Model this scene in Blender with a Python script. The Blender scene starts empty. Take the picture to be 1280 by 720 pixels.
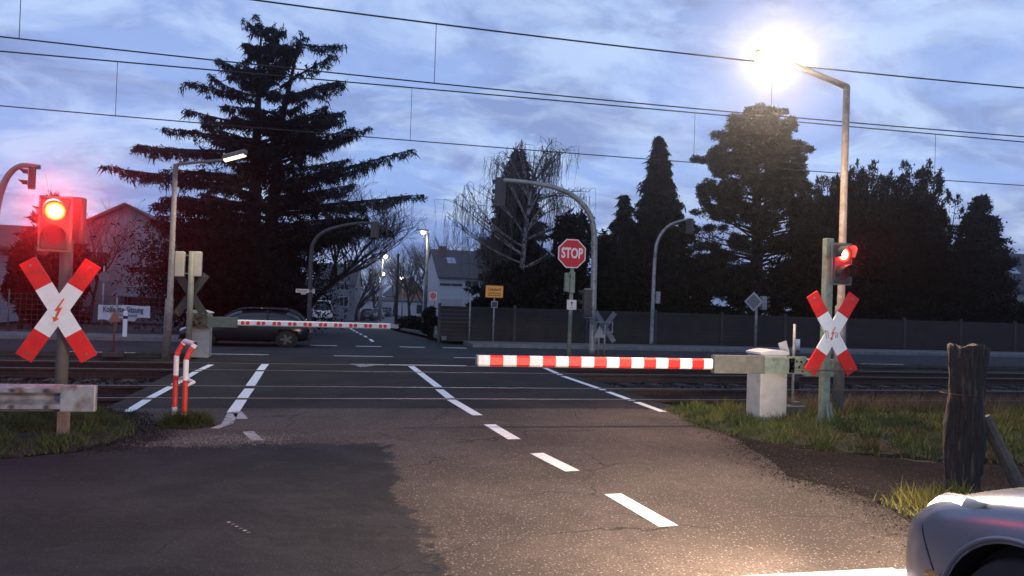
import bpy, bmesh, math, random
import numpy as np
from mathutils import Vector, Matrix
R = math.radians
random.seed(7)
rng = np.random.default_rng(11)
SC = bpy.context.scene
COL = SC.collection

# ------------------------------------------------------------------ camera
F = 1000.0                       # focal length in pixels of a 1280 wide frame
YAW, PITCH, ROLL, CAMH = R(13.5), R(0.8), R(1.9), 1.55
_f = np.array([math.sin(YAW)*math.cos(PITCH), math.cos(YAW)*math.cos(PITCH), math.sin(PITCH)])
_r0 = np.array([math.cos(YAW), -math.sin(YAW), 0.0]); _u0 = np.cross(_r0, _f)
_r = _r0*math.cos(ROLL)+_u0*math.sin(ROLL); _u = _u0*math.cos(ROLL)-_r0*math.sin(ROLL)
cam = bpy.data.cameras.new("camera"); cam.sensor_width = 36; cam.lens = F/1280*36
cam.clip_end = 3000; cam.clip_start = 0.05
camo = bpy.data.objects.new("camera", cam); COL.objects.link(camo); SC.camera = camo
camo.matrix_world = Matrix(((_r[0], _u[0], -_f[0], 0), (_r[1], _u[1], -_f[1], 0), (_r[2], _u[2], -_f[2], CAMH), (0, 0, 0, 1)))

def ray(px, py): return _f+_r*(px-640)/F-_u*(py-360)/F
def G(px, py, z=0):
    d = ray(px, py); p = np.array([0, 0, CAMH])+d*(z-CAMH)/d[2]; return p
def AY(px, py, y):
    d = ray(px, py); return np.array([0, 0, CAMH])+d*y/d[1]
def terr(x, y):
    return -min(1.9, max(0.0, (y-28)*0.024))

# ------------------------------------------------------------------ world, sun, exposure
W = bpy.data.worlds.new("World"); SC.world = W; W.use_nodes = True
nt = W.node_tree; N = nt.nodes; L = nt.links; N.clear()
out = N.new("ShaderNodeOutputWorld"); bg = N.new("ShaderNodeBackground")
sky = N.new("ShaderNodeTexSky"); sky.sky_type = 'NISHITA'; sky.sun_disc = False
sky.sun_elevation = R(2); sky.sun_rotation = R(235)
tc = N.new("ShaderNodeTexCoord"); sep = N.new("ShaderNodeSeparateXYZ")
L.new(tc.outputs["Generated"], sep.inputs[0])
def wm(op, a, b=None, c=None, clamp=False):
    n = N.new("ShaderNodeMath"); n.operation = op; n.use_clamp = clamp
    for i, v in enumerate((a, b, c)):
        if v is None: continue
        if isinstance(v, (int, float)): n.inputs[i].default_value = v
        else: L.new(v, n.inputs[i])
    return n.outputs[0]
zz = wm('ADD', wm('MAXIMUM', sep.outputs[2], 0.0), 0.30)
cmb = N.new("ShaderNodeCombineXYZ")
L.new(wm('DIVIDE', sep.outputs[0], zz), cmb.inputs[0]); L.new(wm('DIVIDE', sep.outputs[1], zz), cmb.inputs[1])
def wnoise(scale, detail, dist, off, rough=0.55):
    mp = N.new("ShaderNodeMapping"); mp.inputs["Location"].default_value = off
    mp.inputs["Scale"].default_value = (0.85, 1.15, 1); mp.inputs["Rotation"].default_value = (0, 0, R(-20))
    L.new(cmb.outputs[0], mp.inputs[0])
    n = N.new("ShaderNodeTexNoise"); n.inputs["Scale"].default_value = scale
    n.inputs["Detail"].default_value = detail; n.inputs["Distortion"].default_value = dist
    n.inputs["Roughness"].default_value = rough
    L.new(mp.outputs[0], n.inputs[0]); return n.outputs["Fac"]
def wramp(fac, pts):
    r = N.new("ShaderNodeValToRGB"); L.new(fac, r.inputs[0])
    e = r.color_ramp.elements
    while len(e) < len(pts): e.new(0.5)
    for q, (p, c) in zip(e, pts): q.position = p; q.color = (*c, 1)
    return r.outputs[0]
def wmix(fac, a, b, bt='MIX'):
    m = N.new("ShaderNodeMix"); m.data_type = 'RGBA'; m.blend_type = bt
    for k, v in ((0, fac), (6, a), (7, b)):
        if isinstance(v, (int, float)): m.inputs[k].default_value = v
        elif isinstance(v, tuple): m.inputs[k].default_value = (*v, 1)
        else: L.new(v, m.inputs[k])
    return m.outputs[2]
grad = wramp(wm('MAXIMUM', sep.outputs[2], 0.0), [(0.0, (0.10, 0.19, 0.50)), (0.06, (0.16, 0.28, 0.66)), (0.14, (0.28, 0.43, 0.86)), (0.26, (0.30, 0.44, 0.84)), (0.42, (0.27, 0.37, 0.70)), (1, (0.22, 0.30, 0.58))])
n1 = wnoise(3.3, 9, 0.45, (3.1, 1.7, 0), 0.6); n2 = wnoise(2.8, 9, 0.5, (8.2, 4.4, 2), 0.55); n3 = wnoise(6.5, 8, 0.4, (1.0, 6.0, 5), 0.6)
c2 = wramp(n2, [(0.46, (0, 0, 0)), (0.60, (1, 1, 1))])
colr = wmix(wm('MULTIPLY', c2, 0.62), grad, (0.185, 0.235, 0.48))
c1 = wramp(n1, [(0.47, (0, 0, 0)), (0.62, (1, 1, 1))])
colr = wmix(wm('MULTIPLY', c1, 0.8), colr, (0.53, 0.69, 1.0))
c3 = wramp(n3, [(0.50, (0, 0, 0)), (0.68, (1, 1, 1))])
colr = wmix(wm('MULTIPLY', c3, 0.38), colr, (0.58, 0.72, 1.0))
addn = wmix(0.03, colr, sky.outputs[0], 'ADD')
L.new(addn, bg.inputs[0]); bg.inputs[1].default_value = 1.0
# a little less light below the horizon
L.new(bg.outputs[0], out.inputs[0])
sun = bpy.data.lights.new("sun", 'SUN'); sun.energy = 0.12; sun.angle = R(25); sun.color = (0.8, 0.86, 1.0)
suno = bpy.data.objects.new("sun", sun); COL.objects.link(suno); suno.rotation_euler = (R(50), 0, R(-55))
vs = SC.view_settings; vs.view_transform = 'Standard'; vs.look = 'None'; vs.gamma = 1; vs.exposure = 0; vs.use_curve_mapping = False
SC.cycles.use_denoising = True
SC.cycles.max_bounces = 6; SC.cycles.sample_clamp_indirect = 4

# ------------------------------------------------------------------ materials
MATS = {}
def mat(name, color=(0.5, 0.5, 0.5), rough=0.6, metal=0.0, var=0.0, vscale=8.0, bump=0.0, bscale=60.0, dirt=None, dscale=3.0, dlo=0.5, dhi=0.7, spec=0.5, stretch=None):
    if name in MATS: return MATS[name]
    m = bpy.data.materials.new(name); m.use_nodes = True; t = m.node_tree
    b = t.nodes["Principled BSDF"]; b.inputs["Base Color"].default_value = (*color, 1)
    b.inputs["Roughness"].default_value = rough; b.inputs["Metallic"].default_value = metal
    b.inputs["Specular IOR Level"].default_value = spec
    tcn = t.nodes.new("ShaderNodeTexCoord"); co = tcn.outputs["Object"]
    if stretch:
        mpn = t.nodes.new("ShaderNodeMapping"); mpn.inputs["Scale"].default_value = stretch; t.links.new(co, mpn.inputs[0]); co = mpn.outputs[0]
    colout = None
    if var > 0:
        n = t.nodes.new("ShaderNodeTexNoise"); n.inputs["Scale"].default_value = vscale; n.inputs["Detail"].default_value = 6
        t.links.new(co, n.inputs[0])
        r = t.nodes.new("ShaderNodeValToRGB"); t.links.new(n.outputs["Fac"], r.inputs[0])
        r.color_ramp.elements[0].position = 0.3; r.color_ramp.elements[1].position = 0.7
        r.color_ramp.elements[0].color = (*[max(0, c*(1-var)) for c in color], 1)
        r.color_ramp.elements[1].color = (*[min(1, c*(1+var)) for c in color], 1)
        colout = r.outputs[0]
    if dirt is not None:
        n = t.nodes.new("ShaderNodeTexNoise"); n.inputs["Scale"].default_value = dscale; n.inputs["Detail"].default_value = 8
        t.links.new(co, n.inputs[0])
        r = t.nodes.new("ShaderNodeValToRGB"); t.links.new(n.outputs["Fac"], r.inputs[0])
        r.color_ramp.elements[0].position = dlo; r.color_ramp.elements[1].position = dhi
        mx = t.nodes.new("ShaderNodeMix"); mx.data_type = 'RGBA'
        t.links.new(r.outputs[0], mx.inputs[0])
        if colout is not None: t.links.new(colout, mx.inputs[6])
        else: mx.inputs[6].default_value = (*color, 1)
        mx.inputs[7].default_value = (*dirt, 1); colout = mx.outputs[2]
    if colout is not None: t.links.new(colout, b.inputs["Base Color"])
    if bump > 0:
        n = t.nodes.new("ShaderNodeTexNoise"); n.inputs["Scale"].default_value = bscale; n.inputs["Detail"].default_value = 4
        t.links.new(co, n.inputs[0])
        bp = t.nodes.new("ShaderNodeBump"); bp.inputs["Strength"].default_value = bump; bp.inputs["Distance"].default_value = 0.01
        t.links.new(n.outputs["Fac"], bp.inputs["Height"]); t.links.new(bp.outputs[0], b.inputs["Normal"])
    MATS[name] = m; return m
def emis(name, color, strength, base=(0.8, 0.8, 0.8)):
    m = mat(name, base, 0.3); b = m.node_tree.nodes["Principled BSDF"]
    b.inputs["Emission Color"].default_value = (*color, 1); b.inputs["Emission Strength"].default_value = strength
    return m

galv = mat("galvanised_steel", (0.30, 0.31, 0.31), 0.55, 0.5, 0.25, 14, 0.1, 40, (0.14, 0.13, 0.12), 5)
galv_pole = mat("lamp_pole_steel", (0.19, 0.175, 0.165), 0.7, 0.15, 0.3, 18, 0.15, 60, (0.13, 0.11, 0.1), 6)
dkpole = mat("dark_pole_steel", (0.06, 0.06, 0.065), 0.6, 0.3, 0.25, 10, 0.1, 40)
green_paint = mat("pale_green_paint", (0.20, 0.25, 0.19), 0.65, 0.0, 0.25, 12, 0.15, 50, (0.10, 0.085, 0.06), 7, 0.55, 0.75)
cab_grey = mat("cabinet_grey", (0.42, 0.40, 0.37), 0.6, 0, 0.12, 6, 0.1, 80, (0.2, 0.18, 0.15), 5, 0.55, 0.85)
white_sheet = mat("white_sheeting", (0.85, 0.85, 0.83), 0.45, 0, 0.05, 12, 0.03, 30, (0.50, 0.48, 0.44), 6, 0.58, 0.85)
red_sheet = mat("red_sheeting", (0.75, 0.02, 0.012), 0.45, 0, 0.12, 12, 0.03, 30, (0.42, 0.05, 0.03), 7, 0.58, 0.8)
white_paint = mat("white_paint", (0.78, 0.77, 0.74), 0.5, 0, 0.05, 10, 0.05, 60, (0.45, 0.43, 0.4), 4, 0.6, 0.9)
red_paint = mat("red_paint", (0.62, 0.04, 0.02), 0.5, 0, 0.12, 14, 0.05, 50, (0.5, 0.2, 0.15), 9, 0.62, 0.85)
black_plastic = mat("black_plastic", (0.012, 0.012, 0.013), 0.5)
dkgrey = mat("dark_grey_metal", (0.07, 0.07, 0.075), 0.6, 0.2, 0.2, 9)
rust = mat("rusty_steel", (0.12, 0.055, 0.03), 0.85, 0.2, 0.4, 20, 0.3, 60)
rail_side = mat("rail_side_rust", (0.05, 0.03, 0.024), 0.8, 0.3, 0.3, 16)
rail_top = mat("rail_top_polished", (0.30, 0.30, 0.32), 0.4, 0.9, 0.1, 30)
sleeper_m = mat("sleeper_timber", (0.04, 0.032, 0.028), 0.9, 0, 0.35, 12, 0.4, 30)
cream = mat("cream_housing", (0.55, 0.50, 0.38), 0.55, 0, 0.08, 8)
wire_m = mat("wire_copper_dark", (0.02, 0.02, 0.022), 0.6, 0.3)
glass_dark = mat("dark_glass", (0.02, 0.024, 0.03), 0.08, 0, spec=0.6)
silver = mat("silver_car_paint", (0.24, 0.25, 0.29), 0.24, 0.45, 0.02, 30)
blackcar = mat("dark_car_paint", (0.012, 0.013, 0.018), 0.18, 0.2)
darkblue = mat("dusk_car_paint", (0.05, 0.055, 0.07), 0.3, 0.4)
whitecar = mat("white_car_paint", (0.75, 0.75, 0.78), 0.35)
tyre = mat("tyre_rubber", (0.012, 0.012, 0.012), 0.85, 0, 0.2, 30)
alloy = mat("alloy_rim", (0.45, 0.45, 0.46), 0.35, 0.8)
wood = mat("old_sleeper_wood", (0.030, 0.022, 0.018), 0.9, 0, 0.6, 20, 1.0, 18, (0.11, 0.08, 0.06), 11, 0.56, 0.68, stretch=(2.6, 2.6, 0.32))
wood2 = mat("grey_brace_wood", (0.12, 0.10, 0.08), 0.9, 0, 0.3, 20, 0.5, 30)
bark = mat("dark_bark", (0.012, 0.010, 0.010), 0.95, 0, 0.4, 8, 0.5, 20)
birchbark = mat("birch_bark", (0.30, 0.29, 0.29), 0.85, 0, 0.3, 6, 0.2, 20, (0.04, 0.04, 0.04), 5, 0.5, 0.6)
twig_m = mat("birch_twig", (0.085, 0.07, 0.07), 0.9)
baretwig = mat("bare_twig", (0.045, 0.038, 0.036), 0.9)
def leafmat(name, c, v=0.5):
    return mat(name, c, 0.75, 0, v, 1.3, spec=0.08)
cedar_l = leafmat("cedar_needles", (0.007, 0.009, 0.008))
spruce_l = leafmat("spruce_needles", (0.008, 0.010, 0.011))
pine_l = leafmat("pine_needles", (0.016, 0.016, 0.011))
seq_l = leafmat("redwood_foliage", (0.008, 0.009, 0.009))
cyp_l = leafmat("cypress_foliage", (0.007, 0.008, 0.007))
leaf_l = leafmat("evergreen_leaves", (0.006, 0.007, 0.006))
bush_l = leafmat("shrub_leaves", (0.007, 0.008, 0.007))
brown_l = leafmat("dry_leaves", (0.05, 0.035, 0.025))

# ------------------------------------------------------------------ mesh builder
class MB:
    def __init__(s): s.v = []; s.f = []; s.m = []; s.smooth = []
    def add(s, vs, fs, m=0, sm=False):
        o = len(s.v); s.v += [tuple(map(float, v)) for v in vs]
        for f in fs: s.f.append([i+o for i in f]); s.m.append(m); s.smooth.append(sm)
        return s
    def box(s, c, d, m=0, rot=None):
        hx, hy, hz = d[0]/2, d[1]/2, d[2]/2
        vs = [Vector((x, y, z)) for x in (-hx, hx) for y in (-hy, hy) for z in (-hz, hz)]
        if rot is not None: vs = [rot @ v for v in vs]
        vs = [v+Vector(c) for v in vs]
        return s.add(vs, [(0, 1, 3, 2), (4, 6, 7, 5), (0, 4, 5, 1), (2, 3, 7, 6), (0, 2, 6, 4), (1, 5, 7, 3)], m)
    def tube(s, pts, rad, n=10, m=0, cap=True, sm=True):
        pts = [Vector(p) for p in pts]
        if isinstance(rad, (int, float)): rad = [rad]*len(pts)
        o = len(s.v); prev = None
        for i, p in enumerate(pts):
            t = (pts[min(i+1, len(pts)-1)]-pts[max(i-1, 0)])
            if t.length < 1e-9: t = Vector((0, 0, 1))
            t.normalize()
            if prev is None:
                a = Vector((1, 0, 0)) if abs(t.x) < 0.9 else Vector((0, 1, 0))
                u = t.cross(a).normalized()
            else:
                u = (prev-t*prev.dot(t))
                u = u.normalized() if u.length > 1e-6 else t.cross(Vector((1, 0, 0.3))).normalized()
            prev = u; w = t.cross(u)
            for k in range(n):
                a = 2*math.pi*k/n; q = p+(u*math.cos(a)+w*math.sin(a))*rad[i]
                s.v.append((q.x, q.y, q.z))
        for i in range(len(pts)-1):
            for k in range(n):
                a = o+i*n+k; b = o+i*n+(k+1) % n
                s.f.append([a, b, b+n, a+n]); s.m.append(m); s.smooth.append(sm)
        if cap:
            s.f.append([o+k for k in range(n)][::-1]); s.m.append(m); s.smooth.append(False)
            e = o+(len(pts)-1)*n; s.f.append([e+k for k in range(n)]); s.m.append(m); s.smooth.append(False)
        return s
    def prism(s, poly, axis, a, b, m=0):
        """poly of 2D points extruded along axis ('x','y','z') from a to b"""
        def P(u, v, w): return {'x': (w, u, v), 'y': (u, w, v), 'z': (u, v, w)}[axis]
        n = len(poly); vs = [P(u, v, a) for u, v in poly]+[P(u, v, b) for u, v in poly]
        fs = [list(range(n))[::-1], list(range(n, 2*n))]+[[i, (i+1) % n, (i+1) % n+n, i+n] for i in range(n)]
        return s.add(vs, fs, m)
    def lathe(s, prof, c=(0, 0, 0), n=20, m=0, rot=None, sm=True):
        o = len(s.v)
        for r_, z in prof:
            for k in range(n):
                a = 2*math.pi*k/n; v = Vector((r_*math.cos(a), r_*math.sin(a), z))
                if rot is not None: v = rot @ v
                v += Vector(c); s.v.append((v.x, v.y, v.z))
        for i in range(len(prof)-1):
            for k in range(n):
                a = o+i*n+k; b = o+i*n+(k+1) % n
                s.f.append([a, b, b+n, a+n]); s.m.append(m); s.smooth.append(sm)
        s.f.append([o+k for k in range(n)][::-1]); s.m.append(m); s.smooth.append(False)
        e = o+(len(prof)-1)*n; s.f.append([e+k for k in range(n)]); s.m.append(m); s.smooth.append(False)
        return s
    def mesh(s, name, mats):
        me = bpy.data.meshes.new(name); me.from_pydata(s.v, [], s.f)
        for m in (mats if isinstance(mats, (list, tuple)) else [mats]): me.materials.append(m)
        me.polygons.foreach_set("material_index", s.m); me.polygons.foreach_set("use_smooth", s.smooth)
        bm = bmesh.new(); bm.from_mesh(me); bmesh.ops.recalc_face_normals(bm, faces=bm.faces); bm.to_mesh(me); bm.free()
        me.update(); return me
    def build(s, name, mats, parent=None, bevel=0.0, loc=(0, 0, 0), rotz=0.0):
        o = bpy.data.objects.new(name, s.mesh(name, mats)); COL.objects.link(o)
        o.location = loc; o.rotation_euler = (0, 0, rotz)
        if parent is not None: o.parent = parent
        if bevel > 0:
            b = o.modifiers.new("bevel", 'BEVEL'); b.width = bevel; b.segments = 2; b.limit_method = 'ANGLE'
        return o
def tris_obj(name, P, m, parent=None):
    """P: (n,3,3) array of triangles -> one mesh"""
    n = len(P); me = bpy.data.meshes.new(name)
    me.vertices.add(n*3); me.vertices.foreach_set("co", np.ascontiguousarray(P, dtype=np.float32).ravel())
    me.loops.add(n*3); me.loops.foreach_set("vertex_index", np.arange(n*3, dtype=np.int32))
    me.polygons.add(n); me.polygons.foreach_set("loop_start", np.arange(0, n*3, 3, dtype=np.int32))
    me.materials.append(m); me.update(calc_edges=True)
    o = bpy.data.objects.new(name, me); COL.objects.link(o)
    if parent is not None: o.parent = parent
    return o
def thing(name, label, cat, loc=(0, 0, 0), rotz=0.0, group=None):
    o = bpy.data.objects.new(name, None); COL.objects.link(o); o.empty_display_size = 0.2
    o.location = loc; o.rotation_euler = (0, 0, rotz); o["label"] = label; o["category"] = cat
    if group: o["group"] = group
    return o
def tag(o, label, cat, group=None, kind=None):
    o["label"] = label; o["category"] = cat
    if group: o["group"] = group
    if kind: o["kind"] = kind
    return o
def struct(o, kind='structure'):
    o["kind"] = kind; return o
def dup(root, loc, rotz, label, group=None):
    r = root.copy(); COL.objects.link(r); r.location = loc; r.rotation_euler = (0, 0, rotz); r["label"] = label
    if group: r["group"] = group
    for ch in list(root.children):
        c = ch.copy(); COL.objects.link(c); c.parent = r
        for g in list(ch.children):
            d = g.copy(); COL.objects.link(d); d.parent = c
    return r
def text(body, size, name, m, parent, loc, rot=(R(90), 0, 0), sx=1.0, offset=0.0, ext=0.002):
    cu = bpy.data.curves.new("txt", 'FONT'); cu.body = body; cu.size = size; cu.align_x = 'CENTER'; cu.align_y = 'CENTER'
    cu.offset = offset; cu.extrude = ext; cu.resolution_u = 3
    to = bpy.data.objects.new("txt", cu); COL.objects.link(to)
    dg = bpy.context.evaluated_depsgraph_get(); me = bpy.data.meshes.new_from_object(to.evaluated_get(dg))
    bpy.data.objects.remove(to); me.materials.clear(); me.materials.append(m)
    o = bpy.data.objects.new(name, me); COL.objects.link(o); o.parent = parent; o.location = loc; o.rotation_euler = rot; o.scale = (sx, 1, 1)
    return o
def lamp(name, kind, energy, color, parent, loc, rot=(0, 0, 0), **k):
    l = bpy.data.lights.new(name, kind); l.energy = energy; l.color = color
    for a, b in k.items(): setattr(l, a, b)
    o = bpy.data.objects.new(name, l); COL.objects.link(o); o.parent = parent; o.location = loc; o.rotation_euler = rot
    return o

# ------------------------------------------------------------------ ground surfaces
def pos_nodes(t):
    g = t.nodes.new("ShaderNodeNewGeometry"); s = t.nodes.new("ShaderNodeSeparateXYZ"); t.links.new(g.outputs["Position"], s.inputs[0])
    return g.outputs["Position"], s.outputs
def asphalt(name, base, patch=None, speck=0.35, near=True, cracks=True, rough=0.75, spec=0.2):
    m = bpy.data.materials.new(name); m.use_nodes = True; t = m.node_tree; n_ = t.nodes; l = t.links
    b = n_["Principled BSDF"]; b.inputs["Roughness"].default_value = rough; b.inputs["Specular IOR Level"].default_value = spec
    pos, xyz = pos_nodes(t)
    def noise(sc, det=5, dist=0.0, vec=None, off=None):
        n = n_.new("ShaderNodeTexNoise"); n.inputs["Scale"].default_value = sc; n.inputs["Detail"].default_value = det; n.inputs["Distortion"].default_value = dist
        v = vec or pos
        if off:
            mp = n_.new("ShaderNodeMapping"); mp.inputs["Location"].default_value = off; l.new(v, mp.inputs[0]); v = mp.outputs[0]
        l.new(v, n.inputs[0]); return n.outputs["Fac"]
    def M(op, a, b_=None, clamp=False):
        n = n_.new("ShaderNodeMath"); n.operation = op; n.use_clamp = clamp
        for i, v in enumerate((a, b_)):
            if v is None: continue
            if isinstance(v, (int, float)): n.inputs[i].default_value = v
            else: l.new(v, n.inputs[i])
        return n.outputs[0]
    def ramp(f, lo, hi, clo=0, chi=1):
        n = n_.new("ShaderNodeMapRange"); n.interpolation_type = 'SMOOTHSTEP'
        l.new(f, n.inputs[0]); n.inputs[1].default_value = lo; n.inputs[2].default_value = hi; n.inputs[3].default_value = clo; n.inputs[4].default_value = chi
        return n.outputs[0]
    def mix(f, a, c):
        n = n_.new("ShaderNodeMix"); n.data_type = 'RGBA'
        if isinstance(f, (int, float)): n.inputs[0].default_value = f
        else: l.new(f, n.inputs[0])
        for k, v in ((6, a), (7, c)):
            if isinstance(v, tuple): n.inputs[k].default_value = (*v, 1)
            else: l.new(v, n.inputs[k])
        return n.outputs[2]
    big = noise(0.7, 6, 0.3); mid = noise(6, 5); fine = noise(60, 3)
    c = mix(ramp(big, 0.35, 0.65), tuple(x*0.75 for x in base), tuple(x*1.25 for x in base))
    c = mix(M('MULTIPLY', ramp(mid, 0.4, 0.7), 0.35), c, tuple(x*0.6 for x in base))
    vor = n_.new("ShaderNodeTexVoronoi"); vor.inputs["Scale"].default_value = 75; l.new(pos, vor.inputs[0])
    wn = n_.new("ShaderNodeTexWhiteNoise"); l.new(vor.outputs["Position"], wn.inputs[0])
    sp = M('MULTIPLY', M('GREATER_THAN', wn.outputs[0], 0.86), M('LESS_THAN', vor.outputs["Distance"], 0.42))
    spn = M('MULTIPLY', sp, speck)
    c2 = mix(spn, c, (min(1, base[0]*4.2+.1), min(1, base[1]*4+.1), min(1, base[2]*3.8+.1)))
    c2 = mix(M('MULTIPLY', ramp(fine, 0.40, 0.52, 1, 0), 0.6), c2, tuple(x*0.35 for x in base))
    pm = None
    if patch is not None:
        # newer, smoother surfacing with a ragged edge: left part of the apron
        nx = M('ADD', M('MULTIPLY', M('SUBTRACT', noise(0.9, 3, 0.0), 0.5), 0.7), M('MULTIPLY', M('SUBTRACT', noise(7.0, 8, 0.6), 0.5), 0.45))
        e1 = ramp(M('ADD', xyz[0], nx), 0.68, 0.74, 1, 0)
        ny = M('ADD', M('MULTIPLY', M('SUBTRACT', noise(1.1, 5, 0.2, off=(4, 2, 0)), 0.5), 0.5), M('MULTIPLY', M('SUBTRACT', noise(6.0, 7, 0.6, off=(1, 7, 0)), 0.5), 0.4))
        e2 = ramp(M('ADD', xyz[1], ny), 8.35, 8.45, 1, 0)
        pm = M('MULTIPLY', e1, e2)
        pc = mix(ramp(noise(1.0, 5, 0.5, off=(9, 3, 0)), 0.42, 0.66), patch, tuple(x*1.9 for x in patch))
        pc = mix(M('MULTIPLY', ramp(noise(2.6, 7, 1.2, off=(2, 9, 4)), 0.54, 0.70), 0.5), pc, (0.032, 0.029, 0.029))
        pc = mix(M('MULTIPLY', sp, 0.10), pc, (0.3, 0.3, 0.3))
        c2 = mix(pm, c2, pc)
    if cracks:
        mp = n_.new("ShaderNodeVectorMath"); mp.operation = 'ADD'; l.new(pos, mp.inputs[0])
        nn = n_.new("ShaderNodeTexNoise"); nn.inputs["Scale"].default_value = 1.3; nn.inputs["Detail"].default_value = 6; l.new(pos, nn.inputs[0])
        sc = n_.new("ShaderNodeVectorMath"); sc.operation = 'SCALE'; sc.inputs[3].default_value = 0.9; l.new(nn.outputs["Color"], sc.inputs[0]); l.new(sc.outputs[0], mp.inputs[1])
        v = n_.new("ShaderNodeTexVoronoi"); v.feature = 'DISTANCE_TO_EDGE'; v.inputs["Scale"].default_value = 0.7; l.new(mp.outputs[0], v.inputs[0])
        cr = M('MULTIPLY', ramp(v.outputs["Distance"], 0.003, 0.010, 1, 0), ramp(noise(0.9, 3, off=(1, 5, 0)), 0.46, 0.58))
        c2 = mix(M('MULTIPLY', cr, 0.75), c2, (0.008, 0.008, 0.009))
    l.new(c2, b.inputs["Base Color"])
    hb = M('ADD', M('MULTIPLY', fine, 0.5), M('MULTIPLY', noise(220, 1), 0.5))
    bp = n_.new("ShaderNodeBump"); bp.inputs["Strength"].default_value = 0.8; bp.inputs["Distance"].default_value = 0.012
    l.new(hb, bp.inputs["Height"])
    bp2 = n_.new("ShaderNodeBump"); bp2.inputs["Strength"].default_value = 0.5; bp2.inputs["Distance"].default_value = 0.03
    l.new(mid, bp2.inputs["Height"]); l.new(bp.outputs[0], bp2.inputs["Normal"]); l.new(bp2.outputs[0], b.inputs["Normal"])
    if pm is not None: l.new(ramp(pm, 0, 1, rough, 0.8), b.inputs["Roughness"])
    return m
def ragged(poly, amp=0.06):
    rr = random.Random(len(poly)*7+int(poly[0][0]*10)); out_ = []
    for i in range(len(poly)):
        a, b_ = poly[i], poly[(i+1) % len(poly)]; n = max(1, int(math.hypot(b_[0]-a[0], b_[1]-a[1])/0.16)); n = min(n, 60)
        for k in range(n): u = k/n; out_.append((a[0]+(b_[0]-a[0])*u+rr.gauss(0, amp*.5), a[1]+(b_[1]-a[1])*u+rr.gauss(0, amp*.5)))
    return out_
def sheet(name, poly, z, m, thick=0.0, kind='structure'):
    mb = MB()
    if thick > 0: mb.prism(poly, 'z', z-thick, z)
    else: mb.add([(x, y, z) for x, y in poly], [list(range(len(poly)))])
    o = mb.build(name, m); o["kind"] = kind
    if thick == 0: # face up
        if o.data.polygons[0].normal.z < 0: o.data.flip_normals()
    return o

ground_m = mat("earth_ground", (0.022, 0.019, 0.017), 0.95, 0, 0.5, 3.0, 0.6, 25, (0.02, 0.028, 0.013), 0.8, 0.45, 0.6)
gravel_m = asphalt("shoulder_grit", (0.022, 0.018, 0.017), None, 0.45, cracks=False, rough=0.95, spec=0.05)
xs = list(np.unique(np.concatenate([[-900, -400, -160, -90], np.arange(-60, 60.1, 4), [90, 160, 400, 900], [-2.62, 5.5]])))
ys = list(np.unique(np.concatenate([[-300, -100, -40, -15, 0, 6, 10.8, 11.35, 18.45, 19.0], np.arange(20, 200, 6), [240, 400, 1200]])))
mb = MB()
def gz(x, y):
    if 11.3 < y < 18.5 : return -0.42
    return -0.03+terr(x, y)
vs = [(x, y, gz(x, y)) for y in ys for x in xs]; nxn = len(xs)
mb.add(vs, [(j*nxn+i, j*nxn+i+1, (j+1)*nxn+i+1, (j+1)*nxn+i) for j in range(len(ys)-1) for i in range(nxn-1)])
struct(mb.build("ground", ground_m))
road_m = asphalt("old_asphalt", (0.088, 0.070, 0.060), (0.013, 0.0120, 0.0135), 0.6, rough=0.88)
cross_m = asphalt("crossing_asphalt", (0.040, 0.035, 0.034), None, 0.3, rough=0.9, spec=0.12)
street_m = asphalt("side_street_asphalt", (0.034, 0.035, 0.041), None, 0.12, cracks=False, rough=0.85)
# approach road with the apron to the left
road = sheet("road", [(-60, -25), (3.95, -25), (3.95, 3.8)]+ragged([(3.95, 3.8), (4.05, 4.3), (4.45, 5.6), (4.3, 6.6), (4.75, 8.2), (5.05, 9.6), (5.2, 11.0)], 0.07)[:-44]+[(5.25, 11.05), (-2.5, 11.05), (-2.05, 10.0), (-1.72, 9.2), (-2.0, 8.2), (-2.7, 7.85), (-60, 7.6)], 0.0, road_m, 0.3)
sheet("shoulder", ragged([(3.9, 2.0), (14, 2.0), (14, 5.8), (9, 6.2), (6.3, 7.1), (5.2, 7.9), (4.85, 9.0), (4.6, 8.5), (4.2, 6.6)], 0.08), -0.006, gravel_m, 0.15)
def grit(n, pts, sd, z, name, label, m, r0=0.006):
    pts = np.array(pts, float); k = rng.integers(0, len(pts)-1, n); u = rng.random(n)[:, None]
    c = pts[k]*(1-u)+pts[k+1]*u+rng.normal(0, sd, (n, 2)); C = np.column_stack([c, np.full(n, z)])
    P = C[:, None, None, :]+rng.normal(0, 1, (n, 3, 3, 3))*rng.uniform(.4, 1.5, (n, 1, 1, 1))*r0; P[..., 2] = np.maximum(P[..., 2], z-.002)
    o = tris_obj(name, P.reshape(-1, 3, 3), m); tag(o, label, "grit", kind='stuff')
grit_m = mat("pale_grit", (0.10, 0.08, 0.065), 0.9, 0, .6, 40); grit_d = mat("dark_grit", (0.018, 0.015, 0.013), 0.95, 0, .4, 30)
EDGE = [(3.95, 3.8), (4.05, 4.3), (4.45, 5.6), (4.3, 6.6), (4.75, 8.2), (5.05, 9.6)]
grit(9000, EDGE, 0.16, 0.006, "grit", "dark loose grit strewn over the right edge of the asphalt", grit_d, .0045)
grit(3500, EDGE, 0.35, 0.006, "grit", "pale loose stones scattered on the right shoulder", grit_m, .004)
grit(2500, [(-0.4, 8.7), (-0.9, 8.8), (-1.5, 8.6)], 0.16, 0.004, "grit", "pale grit strewn beside the hoop", mat("pale_hoop_grit", (0.22, 0.20, 0.18), .5, 0, .4, 40), .0035)  # paler grit strewn in a patch on the asphalt
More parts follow.
